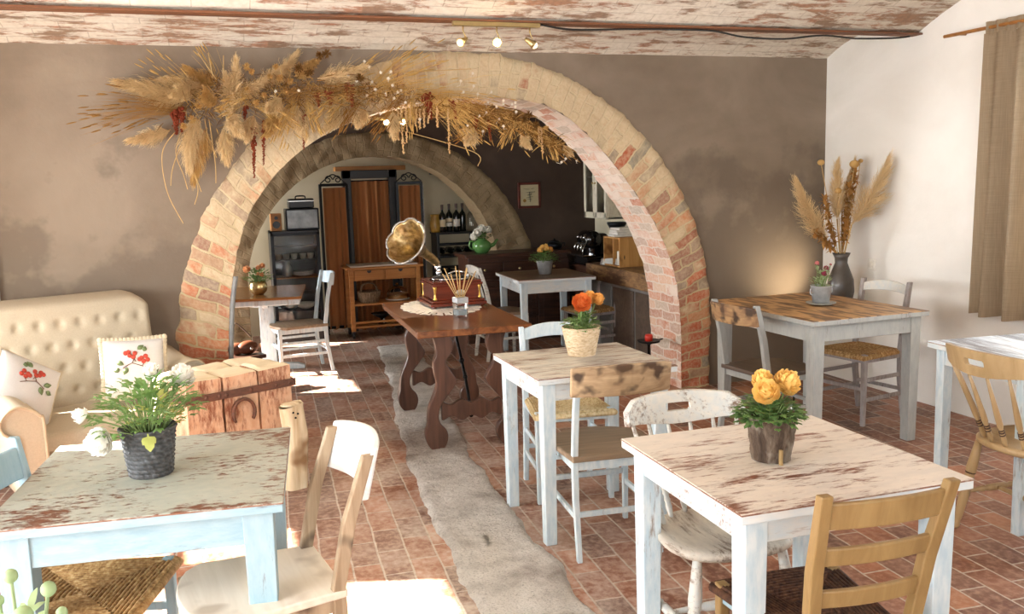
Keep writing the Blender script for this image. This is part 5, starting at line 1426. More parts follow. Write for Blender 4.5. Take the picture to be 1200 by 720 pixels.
# red candle on an iron stand just inside the arch
t = thing('candle_stand', 'black iron dish stand with a red candle by the right jamb of the arch', 'candle holder', (3.16, 6.12, 0))
MB().lathe([(.001, .0), (.10, 0), (.10, .012), (.02, .02), (.012, .05), (.012, .33), (.03, .345), (.085, .355), (.09, .37), (.085, .37), (.001, .36)], 24).build('stand', m_iron, t)
MB().tube([(.05, 0, .36), (.12, 0, .37)], .006, 6).build('handle', m_iron, t)
MB().lathe([(.001, .36), (.03, .36), (.032, .40), (.026, .415), (.001, .41)], 18).build('candle', plain('red_wax', hexc('#c0301f'), .4), t)

# pedestal table
t = thing('pedestal_table', 'white pedestal table with varnished plank top beyond the left of the arch', 'table', (.43, 8.16, 0), rad(-8))
m_varn = wood('varnished_planks', '#6d4320', '#b07a3c', 0, .6, .22, spec=.6)
MB().box((0, 0, .695), (.66, .95, .022)).build('tabletop', m_varn, t, .003)
mb = MB(); mb.box((0, 0, .66), (.62, .91, .05)); mb.build('apron', m_whitep, t, .01)
MB().box((0, 0, .35), (.13, .13, .60)).build('pillar', m_whitep, t, .006)
for r in (0, 90):
    P = [(-.30, 0), (-.30, .03), (-.24, .05), (-.10, .06), (.10, .06), (.24, .05), (.30, .03), (.30, 0)]
    MB().prism(P, .07, (rz(rad(r)).to_4x4() @ MX)).build('foot', m_whitep, t, .006)
    P = [(-.26, .64), (-.26, .61), (-.10, .57), (.10, .57), (.26, .61), (.26, .64)]
    MB().prism(P, .05, (rz(rad(r)).to_4x4() @ MX)).build('bracket', m_whitep, t, .006)
t = thing('leather_bag', 'brown leather bag with slanting strap on a low dark stool behind the left jamb', 'bag', (.22, 7.38, .30), rad(25))
m_leath = plain('tan_leather', hexc('#6a3a22'), .4, var=.3, scale=12)
MB().ball((0, 0, .055), (.09, .05, .055), 18).build('bag_body', m_leath, t); MB().ball((-.075, .03, .05), (.07, .045, .05), 18).build('bag_pocket', m_leath, t)
MB().tube(catmull([(.03, 0, .14), (-.04, 0, .22), (-.10, 0, .26), (-.12, 0, .14)], 6), .012, 6, flat=.4).build('strap', m_darkseat, t); MB().ball((0, -.06, .05), .015, 8).build('buckle', m_chrome, t)
t = thing('low_stool', 'low dark stool under the brown leather bag', 'stool', (.18, 7.36, 0), rad(20))
MB().box((0, 0, .285), (.30, .22, .03)).build('seat', m_darkwood, t, .006)
for sx in (-1, 1):
    for sy in (-1, 1): MB().taper((sx * .12, sy * .08, 0), (sx * .11, sy * .07, .27), (.025, .025), (.03, .03)).build('leg', m_darkwood, t, .003)
# --------------------------------------------------- things on the tables
rr = random.Random(21)
def petal(mb, base, out, up, L, w, cup=.5):
    """one curved petal from base, leaning out"""
    side = out.cross(up).normalized()
    rows = []
    for j in range(4):
        f = j / 3
        a = cup * f * 1.3
        c = base + (out * math.sin(a + .35) + up * math.cos(a + .35)) * L * f if cup < 0 else base + out * L * (math.sin(f * 1.5)) * abs(cup) + up * L * (f ** 1.3 - .15 * f)
        ww = w * math.sin(PI * (.18 + .72 * f)) 
        rows.append([mb.bm.verts.new(c - side * ww + up * ww * .25), mb.bm.verts.new(c), mb.bm.verts.new(c + side * ww + up * ww * .25)])
    for a, b in zip(rows, rows[1:]):
        for i in range(2):
            f = mb.bm.faces.new((a[i], a[i + 1], b[i + 1], b[i])); f.smooth = True

def bloom(mb, c, d, R, layers=6, n=9, rnd=rr):
    """many-petalled ball-shaped flower facing d"""
    d = Vector(d).normalized(); x = d.orthogonal().normalized(); y = d.cross(x)
    c = Vector(c)
    for l in range(layers):
        f = l / (layers - 1)
        k = max(4, int(n * (1 - .35 * f)))
        for i in range(k):
            a = 2 * PI * (i + .5 * (l % 2)) / k + rnd.uniform(-.12, .12)
            o = x * math.cos(a) + y * math.sin(a)
            th = lerp(1.75, .25, f)          # angle from facing direction
            tip = c + (d * math.cos(th) + o * math.sin(th)) * R * rnd.uniform(.92, 1.06)
            base = c - d * R * .55 * (1 - f) + o * R * .15
            mid = (base + tip) / 2 + (o * .5 - d * .1) * R * .45 * (1 - .6 * f)
            side = (tip - base).cross(d if f < .7 else o.cross(d)).normalized() if f < .7 else o.cross(d).normalized()
            side = d.cross(o).normalized()
            w = R * lerp(.62, .36, f)
            P = [base, base.lerp(mid, .75), mid.lerp(tip, .55), tip + d * R * .04]
            mb.strip(P, [w * .5, w * 1.0, w * 1.05, w * .45], side)
    mb.ball(c + d * R * .1, R * .62, 10)
    return mb

def leafy(mb, p, d, L, w, mode='lobed'):
    p = Vector(p); d = Vector(d).normalized()
    s = d.cross(Vector((0, 0, 1))); s = s.normalized() if s.length > .05 else Vector((1, 0, 0))
    u = s.cross(d)
    if mode == 'lobed':
        for a, l, ww in ((0, 1, 1), (.75, .62, .8), (-.75, .62, .8)):
            dd = d * math.cos(a) + s * math.sin(a); ss = dd.cross(u).normalized()
            o = p + d * L * .25
            mb.strip([o, o + dd * L * l * .35 + u * L * .06, o + dd * L * l * .6 + u * L * .05, o + dd * L * l * .8 - u * L * .04], [w * .3, w * ww, w * ww * .8, w * .08], ss)
        mb.strip([p, p + d * L * .3], [w * .15, w * .2], s)
    else:
        mb.strip([p, p + d * L * .35 + u * L * .05, p + d * L * .7 + u * L * .03, p + d * L - u * L * .1], [w * .3, w, w * .8, w * .05], s)

def leaf_mat(name, c1, c2):
    g = G(name, .5, 0, .4); g.col(g.mix(g.noise(40, 3), c1, c2))
    tr = g.node('ShaderNodeBsdfTranslucent', {'Color': hexc(c2)}); mx = g.node('ShaderNodeMixShader', {0: .25, 1: g.b.outputs[0], 2: tr.outputs[0]})
    g.nt.links.new(mx.outputs[0], g.nt.nodes['Material Output'].inputs[0]); return g.m
m_leaf = leaf_mat('fresh_green_leaves', '#4f7338', '#86a860')
m_leafd = leaf_mat('deep_green_leaves', '#3c5c30', '#6a8a4e')
m_leaflt = leaf_mat('pale_green_leaves', '#8aa070', '#b5c79a')
m_leafy_ = leaf_mat('yellow_green_leaves', '#a3a54a', '#cdd07a')
m_gstem = leaf_mat('green_stem', '#6d8a4a', '#98ad72')
m_soil = plain('potting_soil', hexc('#2e231b'), .95, var=.4, scale=90, bump=.8)
def petal_mat(n, c1, c2): return leaf_mat(n, c1, c2)
m_pwhite = petal_mat('white_petals', '#e9e6da', '#f6f4ec'); m_porange = petal_mat('orange_petals', '#d5692c', '#ee9550'); m_papri = petal_mat('apricot_petals', '#e0a24a', '#f4c678')
m_pyellow = petal_mat('yellow_petals', '#ecc368', '#fadf96'); m_ppink = petal_mat('pink_petals', '#c06068', '#e09a98'); m_pdeep = petal_mat('deep_pink_petals', '#8f2f45', '#b85468')

def foliage(t, c, n, R, H, L, w, mat, mode='lobed', droop=.3, rnd=rr, stem=True):
    mb = MB(); ms = MB()
    for i in range(n):
        a = rnd.uniform(0, 2 * PI); f = rnd.random() ** .6
        r = R * f; z = H * (1 - .55 * f * f) * rnd.uniform(.25, 1.0)
        p = Vector((c[0] + r * math.cos(a), c[1] + r * math.sin(a), c[2] + z))
        d = Vector((math.cos(a) * (.4 + f), math.sin(a) * (.4 + f), .7 - droop * 2 * f + rnd.uniform(-.3, .3)))
        leafy(mb, p, d, L * rnd.uniform(.6, 1.15), w * rnd.uniform(.7, 1.1), mode)
        if stem and i % 3 == 0:
            q = Vector((c[0] + r * .3 * math.cos(a), c[1] + r * .3 * math.sin(a), c[2] - .02)); m_ = (p + q) / 2 + Vector((0, 0, z * .2)); ms.tube([q, m_, p], [.002, .0017, .0012], 5)
    o = mb.build('foliage', mat, t, fixn=False)
    if stem: ms.build('stems', m_gstem, t)
    else: ms.bm.free()
    return o

def flower(t, base, head, R, mat, d=(0, -.2, 1), layers=6, n=9, stem=.0022, name='flower'):
    base, head = Vector(base), Vector(head)
    o = bloom(MB(), head, d, R, layers, n).build(name, mat, t, fixn=False)
    m_ = (base + head) / 2 + Vector((rr.uniform(-.01, .01), rr.uniform(-.01, .01), .0))
    MB().tube([base, base.lerp(m_, .6), m_.lerp(head, .4), head - Vector(d).normalized() * R * .5], stem, 6).build('stem', m_gstem, o)
    MB().lathe([(.001, 0), (R * .45, R * .1), (R * .5, R * .2)], 10, tuple(head - Vector(d).normalized() * R * .62), caps=False).build('calyx', m_gstem, o)
    return o

# A: dark woven pot, white flowers
t = thing('potted_ranunculus', 'dark woven pot of white flowers and feathery leaves on the chipped grey-green table', 'potted plant', (-.225, 2.89, .7605))
g = G('black_braided_rush', .6); n = g.noise(60, 3); g.col(g.ramp(n, [(.3, '#2a2826'), (.6, '#4a4a4a'), (.8, '#6a6d70')])); m_braid = g.m
def braid(s, q):
    a = 2 * PI * s; z = .15 * q
    row = int(q * 9.999); rf = q * 10 - row
    tw = math.sin(a * 20 + rf * PI * 1.2 + row * 1.7)
    r = lerp(.062, .080, q) + .005 * abs(math.sin(PI * q * 10)) * (.55 + .45 * tw)
    return (r * math.cos(a), r * math.sin(a), z)
mb = MB(); mb.grid(braid, 160, 80, True)
mb.lathe([(.080, .15), (.074, .15), (.066, .09), (.001, .09)], 40, caps=False); mb.lathe([(.001, 0.0), (.062, 0)], 40, caps=False)
mb.build('woven_pot', m_braid, t, fixn=False)
mb = MB(); mb.tube([(.082 * math.cos(2 * PI * i / 40), .082 * math.sin(2 * PI * i / 40), .148 + .002 * math.sin(i * 2)) for i in range(41)], .005, 6); mb.build('pot_rim', m_braid, t)
MB().lathe([(.001, .128), (.074, .125)], 30, caps=False).build('soil', m_soil, t)
foliage(t, (0, 0, .14), 190, .15, .16, .055, .014, m_leaf, droop=.34)
foliage(t, (.02, 0, .13), 26, .06, .12, .05, .018, m_leafy_, droop=.2, stem=False)
mb = MB()
for a, l in ((.3, .2), (2.2, .17), (1.2, .2), (4.0, .15), (5.4, .17), (2.9, .2)):
    mb.tube(catmull([(0, 0, .12), (.05 * math.cos(a), .05 * math.sin(a), .2), (l * .75 * math.cos(a), l * .5 * math.sin(a), .22 + .05 * math.sin(a * 3))], 4), .003, 6)
mb.build('thick_stems', m_gstem, t)
flower(t, (-.02, 0, .13), (-.175, -.05, .215), .026, m_pwhite, (-.8, -.1, .5))
flower(t, (-.02, -.02, .13), (-.125, -.10, .145), .042, m_pwhite, (-.6, -.7, -.1), 8, 11)
flower(t, (0, .02, .13), (.02, .05, .31), .028, m_pwhite, (.1, -.2, 1))
flower(t, (.02, .02, .13), (.105, .10, .275), .042, m_pwhite, (.2, -.3, .9), 7, 11)
leafy_o = MB(); leafy(leafy_o, (.005, -.085, .15), (0.1, -.5, -.8), .055, .03); leafy_o.build('hanging_leaf', m_leafy_, t, fixn=False)

# B: pale woven pot, orange flowers
t = thing('potted_ranunculus', 'pale woven pot of orange and apricot flowers on the worn grey-brown table', 'potted plant', (1.672, 3.945, .7765))
g = G('pale_rope_pot', .8); n = g.noise(45, 4, g.vec((1, 1, 3))); g.col(g.ramp(n, [(.3, '#a88f6c'), (.5, '#cdb795'), (.7, '#dccbb0')])); m_rope = g.m
def rope(r, z, a): return r + .0018 * math.sin(z * 2 * PI / .009)
MB().lathe([(.001, 0), (.066, 0)] + [(lerp(.066, .095, i / 60), .14 * i / 60) for i in range(61)] + [(.089, .141), (.08, .11), (.001, .11)], 48, fn=lambda r, z, a: rope(r, z, a) if .065 < r < .0955 and 0 < z < .1405 else r).build('woven_pot', m_rope, t)
MB().lathe([(.001, .125), (.084, .12)], 30, caps=False).build('soil', m_soil, t)
foliage(t, (0, 0, .12), 150, .085, .07, .032, .013, m_leaf, droop=.35)
foliage(t, (.02, 0, .14), 60, .045, .12, .03, .012, m_leafd, droop=0)
flower(t, (.0, 0, .13), (-.012, -.04, .262), .047, m_porange, (-.1, -.8, .5), 8, 11, .004)
flower(t, (.01, .0, .13), (.045, .0, .275), .036, m_papri, (.1, -.5, .8), 7, 10, .004)
flower(t, (.02, .0, .13), (.085, -.01, .268), .032, m_papri, (.4, -.6, .6), 7, 10, .004)

# C: bark pot, yellow flowers
t = thing('potted_ranunculus', 'bark-covered pot of yellow flowers on the cream chipped table', 'potted plant', (1.583, 2.262, .7595))
g = G('tree_bark', .9, 0, .15); st = g.vec((22, 22, 7)); n = g.noise(1, 6, st, .7, .8); n2 = g.noise(3.5, 3, g.vec((3, 3, 3))); c = g.ramp(n, [(.28, '#2f251e'), (.45, '#4f4136'), (.6, '#6a5b4d'), (.75, '#8f8474')]); c = g.mix(g.ramp(n2, [(.5, 0.0), (.62, .55)]), c, '#9a9284'); g.col(c); g.bump(n, 1, .01); m_bark = g.m
def barkf(s, q):
    a = 2 * PI * s; z = .135 * q
    r = lerp(.058, .074, q) + .006 * mnoise.noise((math.cos(a) * 3, math.sin(a) * 3, z * 22)) + .004 * mnoise.noise((math.cos(a) * 9, math.sin(a) * 9, z * 50))
    return (r * math.cos(a), r * math.sin(a), z + (.008 * mnoise.noise((math.cos(a) * 2, math.sin(a) * 2, 7)) if q == 1 else 0))
mb = MB(); mb.grid(barkf, 80, 30, True); mb.lathe([(.072, .13), (.062, .13), (.058, .09), (.001, .09)], 40, caps=False); mb.lathe([(.001, 0), (.058, 0)], 30, caps=False); mb.build('bark_pot', m_bark, t, fixn=False)
MB().box((-.012, -.068, .022), (.010, .012, .05)).build('wooden_peg', m_honey, t, .003)
MB().box((-.04, -.052, .135), (.05, .02, .006), rz(rad(-35))).build('cut_bark_edge', m_rawwood, t, .002)
MB().lathe([(.001, .118), (.062, .115)], 30, caps=False).build('soil', m_soil, t)
foliage(t, (-.012, -.008, .115), 210, .092, .085, .036, .017, m_leafd, droop=.42)
foliage(t, (-.02, -.02, .115), 90, .09, .085, .032, .015, m_leaf, droop=.42, stem=False)
flower(t, (-.01, 0, .12), (-.044, -.035, .222), .040, m_pyellow, (-.4, -.6, .6), 8, 11, .003)
flower(t, (.0, 0, .12), (.040, -.015, .236), .043, m_pyellow, (.3, -.6, .6), 8, 11, .003)
flower(t, (.0, .02, .12), (-.02, .02, .243), .034, m_pyellow, (-.2, -.3, .9), 7, 10, .003)
mb = MB()
for a, b in (((.05, .0, .12), (.066, -.02, .19)), ((.06, .02, .12), (.078, .01, .175))): mb.tube([a, ((a[0] + b[0]) / 2 + .01, (a[1] + b[1]) / 2, (a[2] + b[2]) / 2 + .01), b], .006, 6, flat=.15)
mb.build('cellophane', m_glass, t)

# D: tin pot with pink flowers on a saucer
t = thing('potted_flowers', 'small galvanised pot of pink flowers on a saucer on the tall grey table', 'potted plant', (3.60, 4.64, .8015))
m_zinc = plain('galvanised_zinc', hexc('#b5b9ba'), .4, .35, var=.25, scale=25)
MB().lathe([(.001, .012), (.050, .012), (.064, .115), (.068, .118), (.064, .12), (.06, .115), (.05, .06), (.001, .06)], 30).build('tin_pot', m_zinc, t)
MB().lathe([(.001, 0), (.06, 0), (.09, .010), (.092, .013), (.085, .012), (.001, .008)], 32).build('saucer', m_zinc, t)
for s in (-1, 1): MB().tube(catmull([(s * .06, 0, .10), (s * .08, 0, .10), (s * .078, 0, .07), (s * .058, 0, .07)], 4), .0035, 6).build('handle', m_zinc, t)
MB().lathe([(.001, .105), (.058, .10)], 24, caps=False).build('soil', m_soil, t)
foliage(t, (0, 0, .10), 70, .055, .13, .04, .010, m_leaflt, droop=.1)
for b, h, r, mt in (((-.02, 0, .1), (-.035, 0, .26), .015, m_ppink), ((0, 0, .1), (-.005, -.03, .195), .019, m_pdeep), ((.02, 0, .1), (.035, .0, .225), .017, m_pdeep), ((.02, 0, .1), (.075, .01, .245), .008, m_ppink)):
    flower(t, b, h, r, mt, (0, -.5, .9), 5, 8)

# D: tall dark vase with plumes
t = thing('wall_shelf', 'small white shelf in the corner of the walls under the dark vase', 'shelf', (4.43, 5.50, .60))
MB().box((0, .03, 0), (.40, .46, .03)).build('board', m_frame, t, .004)
for x in (-.10, .12): MB().bar((x, .24, -.14), (x, -.08, -.014), .03, .02).build('bracket', m_frame, t)
t = thing('pampas_vase', 'dark ceramic vase of tall dried plumes in the corner behind the tall grey table', 'vase', (4.393, 5.44, .615))
k = 1.45
MB().lathe([(r * k * .80, z * k) for r, z in [(.001, 0), (.05, 0), (.07, .03), (.084, .09), (.078, .15), (.052, .205), (.038, .235), (.041, .26), (.056, .285), (.05, .285), (.036, .255), (.001, .23)]], 32).build('vase_body', plain('charcoal_ceramic', hexc('#4d463f'), .3, var=.3, scale=10), t)
r2 = random.Random(5)
zt = .413
for b, q, w, tone in (((-.13, 0, .08), (-.43, -.03, .58), .12, 0), ((.035, -.06, .21), (.19, -.25, .72), .13, 0), ((-.046, 0, .25), (-.05, .0, .70), .10, 0), ((.03, .04, .30), (.12, .02, .69), .05, 1)):
    b = (b[0], b[1], b[2] + zt); q = (q[0], q[1], q[2] + zt)
    mb = MB(); fronds(mb, b, q, w, 1500, r2, droop=.12, fw=.0024); o = mb.build('pampas_plume', m_pampas[tone], t, fixn=False)
    MB().tube([(0, 0, zt - .1), (b[0] * .4, b[1] * .4, zt + .02), b], .005, 6).build('stem', m_stem, o)
for h, r in (((-.197, 0, .663), .026), ((.079, -.02, .645), .036), ((-.066, -.03, .458), .026), ((.150, .0, .668), .018)):
    h = (h[0], h[1], h[2] + zt)
    mb = MB(); mb.ball(h, (r, r, r * .8), 12); o = mb.build('seed_head', m_pampas[2], t); MB().tube([(h[0] * .1, 0, zt - .05), (h[0] * .6, h[1] / 2, (zt + h[2]) / 2), h], .003, 6).build('stem', m_stem, o)
m_copper = fluff_mat('copper_brown_leaves', '#9a6a35', '#cfa060')
for b, q in (((-.05, 0, .0), (-.161, 0, .406)), ((.0, 0, .0), (.11, .0, .60)), ((.01, 0, .0), (.04, -.02, .50)), ((-.05, 0, .0), (-.251, -.02, .162))):
    mb = MB(); b, q = Vector(b) + Vector((0, 0, zt)), Vector(q) + Vector((0, 0, zt))
    for i in range(150):
        f = r2.random(); c = b.lerp(q, .15 + .85 * f); d = Vector((r2.gauss(0, 1), r2.gauss(0, 1), r2.gauss(.3, .8))).normalized(); leafy(mb, c, d, .055, .022, 'plain')
    mb.tube([b, q], .003, 5); mb.build('dried_leaf_spray', m_copper, t, fixn=False)

# G: bucket of yellow flowers
t = thing('potted_flowers', 'galvanised pot of small yellow-orange flowers on the white plank-topped table', 'potted plant', (2.91, 7.70, .7585))
MB().lathe([(.001, 0), (.055, 0), (.078, .12), (.082, .123), (.076, .124), (.06, .05), (.001, .05)], 28).build('tin_pot', m_zinc, t)
MB().lathe([(.001, .108), (.073, .105)], 24, caps=False).build('soil', m_soil, t)
foliage(t, (-.01, 0, .10), 150, .12, .12, .05, .02, m_leaf, droop=.35)
for x, y, z in ((-.055, -.03, .225), (.0, -.04, .235), (.05, -.02, .225), (.02, .02, .25), (-.02, .0, .245)):
    flower(t, (0, 0, .1), (x, y, z), .028, m_pyellow if x < .04 else m_papri, (x * 3, -.6, .8), 6, 9)
# H: gold pot
t = thing('potted_flowers', 'round golden pot of peach flowers on the pedestal table', 'potted plant', (.36, 7.98, .7065))
MB().lathe([(.001, 0), (.04, 0), (.07, .03), (.08, .065), (.072, .10), (.062, .12), (.058, .12), (.065, .09), (.001, .08)], 28).build('gold_pot', plain('hammered_gold', hexc('#dcc38a'), .25, .85), t)
MB().lathe([(.001, .11), (.06, .108)], 24, caps=False).build('soil', m_soil, t)
foliage(t, (0, 0, .10), 130, .105, .13, .045, .018, m_leaf, droop=.2)
m_ppeach = petal_mat('peach_petals', '#e0955a', '#f6c796')
for x, y, z, r in ((-.085, -.02, .225, .033), (.01, -.03, .235, .022), (.045, -.02, .25, .024), (.0, -.06, .185, .016), (.035, -.06, .175, .02)):
    flower(t, (0, 0, .1), (x, y, z), r, m_ppeach, (x * 4, -.6, .7), 6, 9)
# teapot flowers
for i, (x, y, z, r) in enumerate(((-.05, -.03, .21, .045), (.0, -.02, .245, .045), (.06, -.02, .235, .04), (-.085, -.02, .17, .04), (.085, 0, .225, .03))):
    flower(TEAPOT, (0, 0, .13), (x, y, z), r, m_pwhite, (x * 4, -.6, .6), 6, 9)
foliage(TEAPOT, (0.01, 0, .13), 40, .08, .07, .05, .02, m_leafd, droop=.2)
# sprig of buds at the very front
t = thing('budding_plant', 'pale green stems with round buds at the very front left', 'potted plant', (-.325, 1.49, .7605))
MB().lathe([(.001, 0), (.045, 0), (.06, .10), (.064, .06), (.058, .10), (.05, .06), (.001, .06)], 26).build('tin_pot', m_zinc, t)
MB().lathe([(.001, .085), (.056, .083)], 24, caps=False).build('soil', m_soil, t)
for x, y, z, r in ((-.005, .0, .285, .011), (.045, .0, .255, .012), (.01, -.02, .225, .016), (-.03, .02, .24, .009), (.055, .03, .20, .009)):
    o = MB().ball((x, y, z), (r, r, r * 1.05), 12).build('flower_bud', m_leaflt, t); MB().tube([(x * .2, y * .2, .08), (x * .7, y * .7, z * .7), (x, y, z)], .003, 6).build('stem', m_leaflt, o)
foliage(t, (0, 0, .085), 46, .06, .12, .05, .014, m_leaflt, droop=.1)
table('square_table', 'small table at the very front carrying the pale budding stems', .55, .55, .759, (-.33, 1.40, 0), 0, m_topA, m_bluelip, m_blue, .06)

# ------------------------------------------------- on the walnut table
t = thing('lace_doily', 'white lace doily under the gramophone on the walnut table', 'doily', (1.48, 5.98, .7705), rad(-2))
mb = MB(); N = 120
def doil(r, k): return r
rings = []
for f in (.0, .3, .55, .75, .86, .93, 1.0):
    ring = []
    for i in range(N):
        a = 2 * PI * i / N
        sc = 1 + (.06 * abs(math.sin(a * 11)) if f == 1 else (.02 * math.sin(a * 22) if f > .8 else 0))
        ring.append(mb.bm.verts.new((.26 * f * sc * math.cos(a), .40 * f * sc * math.sin(a), .0012 + .0008 * math.sin(a * 11))))
    rings.append(ring)
for k, (a, b) in enumerate(zip(rings, rings[1:])):
    for i in range(N):
        j = (i + 1) % N
        if k in (3, 4) and i % 4 == 1: continue
        if k == 5 and i % 3 == 1 and i % 2: continue
        if k == 0: mb.bm.faces.new((a[0], b[i], b[j])) if i == 0 else None
        else: mb.bm.faces.new((a[i], a[j], b[j], b[i]))
cc = mb.bm.verts.new((0, 0, .0012))
for i in range(N): mb.bm.faces.new((cc, rings[1][i], rings[1][(i + 1) % N]))
bmesh.ops.delete(mb.bm, geom=[v for v in mb.bm.verts if not v.link_faces], context='VERTS')
o = mb.build('crochet_cloth', plain('white_crochet', hexc('#e8e4da'), .9, var=.25, scale=120), t, solid=.0016)

t = thing('gramophone', 'gramophone with wooden case and large flared metal horn on the lace doily', 'gramophone', (1.58, 6.06, .7725), rad(1))
m_mahog = wood('polished_mahogany', '#3f140c', '#6d2a18', 0, .8, .18, spec=.7)
m_gold = plain('brass_gold', hexc('#c29a4a'), .3, .9)
for w_, z0, z1 in ((.40, .012, .035), (.375, .035, .052), (.33, .052, .15), (.36, .15, .165), (.345, .165, .182)):
    MB().box((0, 0, (z0 + z1) / 2), (w_, w_, z1 - z0)).build('case' if w_ == .33 else 'moulding', m_mahog, t, .004, 3)
for sx in (-1, 1):
    for sy in (-1, 1):
        MB().lathe([(.011, .054), (.014, .06), (.009, .07), (.008, .10), (.011, .125), (.014, .14), (.012, .148)], 14, (sx * .158, sy * .158, 0)).build('corner_column', m_gold, t)
        MB().ball((sx * .17, sy * .17, .008), (.018, .018, .010), 10).build('foot', m_mahog, t)
MB().ball((.02, -.166, .10), (.035, .004, .02), 12).build('brass_plaque', m_steel, t)
MB().lathe([(.001, .186), (.150, .186), (.152, .19), (.150, .194), (.001, .194)], 40).build('turntable', m_chrome, t)
MB().lathe([(.001, .1945), (.128, .1945), (.128, .1965), (.001, .1965)], 40).build('record', m_black, t)
MB().tube([(.165, .0, .10), (.21, 0, .10), (.21, 0, .14), (.235, 0, .14)], .006, 8).build('crank', m_chrome, t)
# horn: from the bracket at the back right, bending over to the mouth at the front left
Pm = Vector((-.40, -.30, .515)); 
ctrl = [(-.06, .08, .20), (-.065, .085, .245), (-.075, .085, .285), (-.115, .06, .325), (-.165, .025, .36), (-.215, -.015, .395), (-.27, -.06, .43), (-.33, -.105, .465)]
ctr = catmull(ctrl, 8); n = len(ctr)
mb = MB(); R0 = []
for i in range(n): 
    f = i / (n - 1)
    R0.append(.022 + .016 * f if f < .55 else .031 + .124 * ((f - .55) / .45) ** 2.3)
def frame_tube(mb, P, R, N, pet):
    up = Vector((0, 0, 1)); rings = []
    for i, p in enumerate(P):
        tt = (P[min(i + 1, len(P) - 1)] - P[max(i - 1, 0)]).normalized()
        x = tt.cross(up).normalized() if abs(tt.z) < .95 else Vector((1, 0, 0)); y = x.cross(tt).normalized(); x = tt.cross(y).normalized()
        f = i / (len(P) - 1)
        ring = []
        for k in range(N):
            a = 2 * PI * k / N
            fl = 1 + pet * max(0, f - .55) / .45 * (abs(math.cos(a * 4)) ** .6 - .6)
            ring.append(mb.bm.verts.new(p + (x * math.cos(a) + y * math.sin(a)) * R[i] * fl + tt * (.012 * (f > .97) * abs(math.cos(a * 4)))))
        rings.append(ring)
    mb._loft(rings, False, smooth=True)
    return rings
i0 = 16
frame_tube(mb, ctr[i0:], R0[i0:], 64, .06)
g = G('engraved_horn_metal', .32, .85); n_ = g.noise(28, 5); g.col(g.ramp(n_, [(.3, '#6d5a3a'), (.5, '#a58a5a'), (.7, '#c7b184')])); g.bump(n_, .4, .004)
horn = mb.build('horn', g.m, t, fixn=False, solid=.003)
mb = MB(); pts = []
tt = (ctr[-1] - ctr[-2]).normalized(); x = tt.cross(Vector((0, 0, 1))).normalized(); y = x.cross(tt)
for k in range(97):
    a = 2 * PI * k / 96; pts.append(ctr[-1] + (x * math.cos(a) + y * math.sin(a)) * (R0[-1] + .004) * (1 + .06 * (abs(math.cos(a * 4)) ** .6 - .6)) + tt * .012 * abs(math.cos(a * 4)))
mb.tube(pts, .007, 8); mb.build('horn_rim', plain('worn_silver_rim', hexc('#b5b2aa'), .35, .7, var=.5, scale=40), horn)
mb = MB(); mb.tube(ctr[:i0 + 3], [.014] * 4 + [.017] * (i0 - 1), 14); mb.ball(ctr[4], .022, 12); mb.ball(ctr[11], .024, 12); mb.build('horn_elbow', m_chrome, t)
mb = MB(); mb.tube(catmull([(.0, .06, .21), (.06, .06, .225), (.12, .0, .215), (.10, -.06, .205)], 5), .008, 8); mb.ball((.10, -.065, .205), (.02, .012, .02), 10); mb.build('tone_arm', m_chrome, t)

t = thing('reed_diffuser', 'glass reed diffuser with thin sticks at the front of the walnut table', 'reed diffuser', (1.492, 5.50, .7705), rad(8))
mb = MB(); mb.box((0, 0, .045), (.078, .078, .088)); mb.build('glass_bottle', m_glass, t, .004)
MB().box((0, 0, .026), (.06, .06, .036)).build('scented_liquid', plain('pale_liquid', hexc('#b5c3c9'), .1), t)
MB().box((0, 0, .105), (.080, .080, .034)).build('collar', m_zinc, t, .003)
for i in range(11):
    a = i * 2.4; r = .012 + .006 * (i % 3); q = Vector((-.115 + .022 * i, .03 * math.sin(a), .30 + .03 * math.sin(i * 1.9) - abs(i - 5) * .004))
    MB().tube([(q.x * .10, q.y * .1, .10), q], .0032, 6).build('reed', m_stem, t)

# -------------------------------------------------------- by the right wall
def linen_mat():
    g = G('coarse_brown_linen', .9, 0, .1)
    v = g.vec((1, 240, 6)); v2 = g.vec((1, 6, 240))
    n = g.math('ADD', g.math('MULTIPLY', g.noise(1, 2, v), .5), g.math('MULTIPLY', g.noise(1, 2, v2), .5))
    c = g.ramp(n, [(.35, '#85755f'), (.65, '#ad9a81')]); g.col(c)
    tr = g.node('ShaderNodeBsdfTranslucent', {'Color': hexc('#b8a68c')}); mx = g.node('ShaderNodeMixShader', {0: .35, 1: g.b.outputs[0], 2: tr.outputs[0]})
    g.nt.links.new(mx.outputs[0], g.nt.nodes['Material Output'].inputs[0]); return g.m
t = thing('curtain', 'coarse brown linen curtain on a wooden rod at the right-hand window', 'curtain', (RW - .075, 3.89, 0))
mb = MB(); drape(mb, (0, .53, 0), (0, -.50, 0), .70, 2.43, 6, .045, 130, 30, .06); mb.build('fabric', linen_mat(), t)
mb = MB(); drape(mb, (.0, .51, 0), (0, -.48, 0), 2.42, 2.50, 13, .016, 130, 4); mb.build('gathered_heading', linen_mat(), t)
o = MB().tube([(RW - .075, 4.72, 2.465), (RW - .075, 2.1, 2.465)], .011, 10).build('curtain_rod', m_pinew); tag(o, 'thin wooden curtain rod high on the white wall', 'curtain rod')
mb = MB()
for v in (4.62, 2.2): mb.tube([(RW - .075, v, 2.465), (RW + .01, v, 2.465)], .007, 8)
mb.build('rod_bracket', m_pinew, o)
t = thing('wall_socket', 'white electrical socket on the white wall behind the tall grey table', 'socket', (RW - .002, 5.41, .93))
MB().box((0, 0, 0), (.012, .085, .085)).build('socket_plate', m_white_china, t, .006, 3)
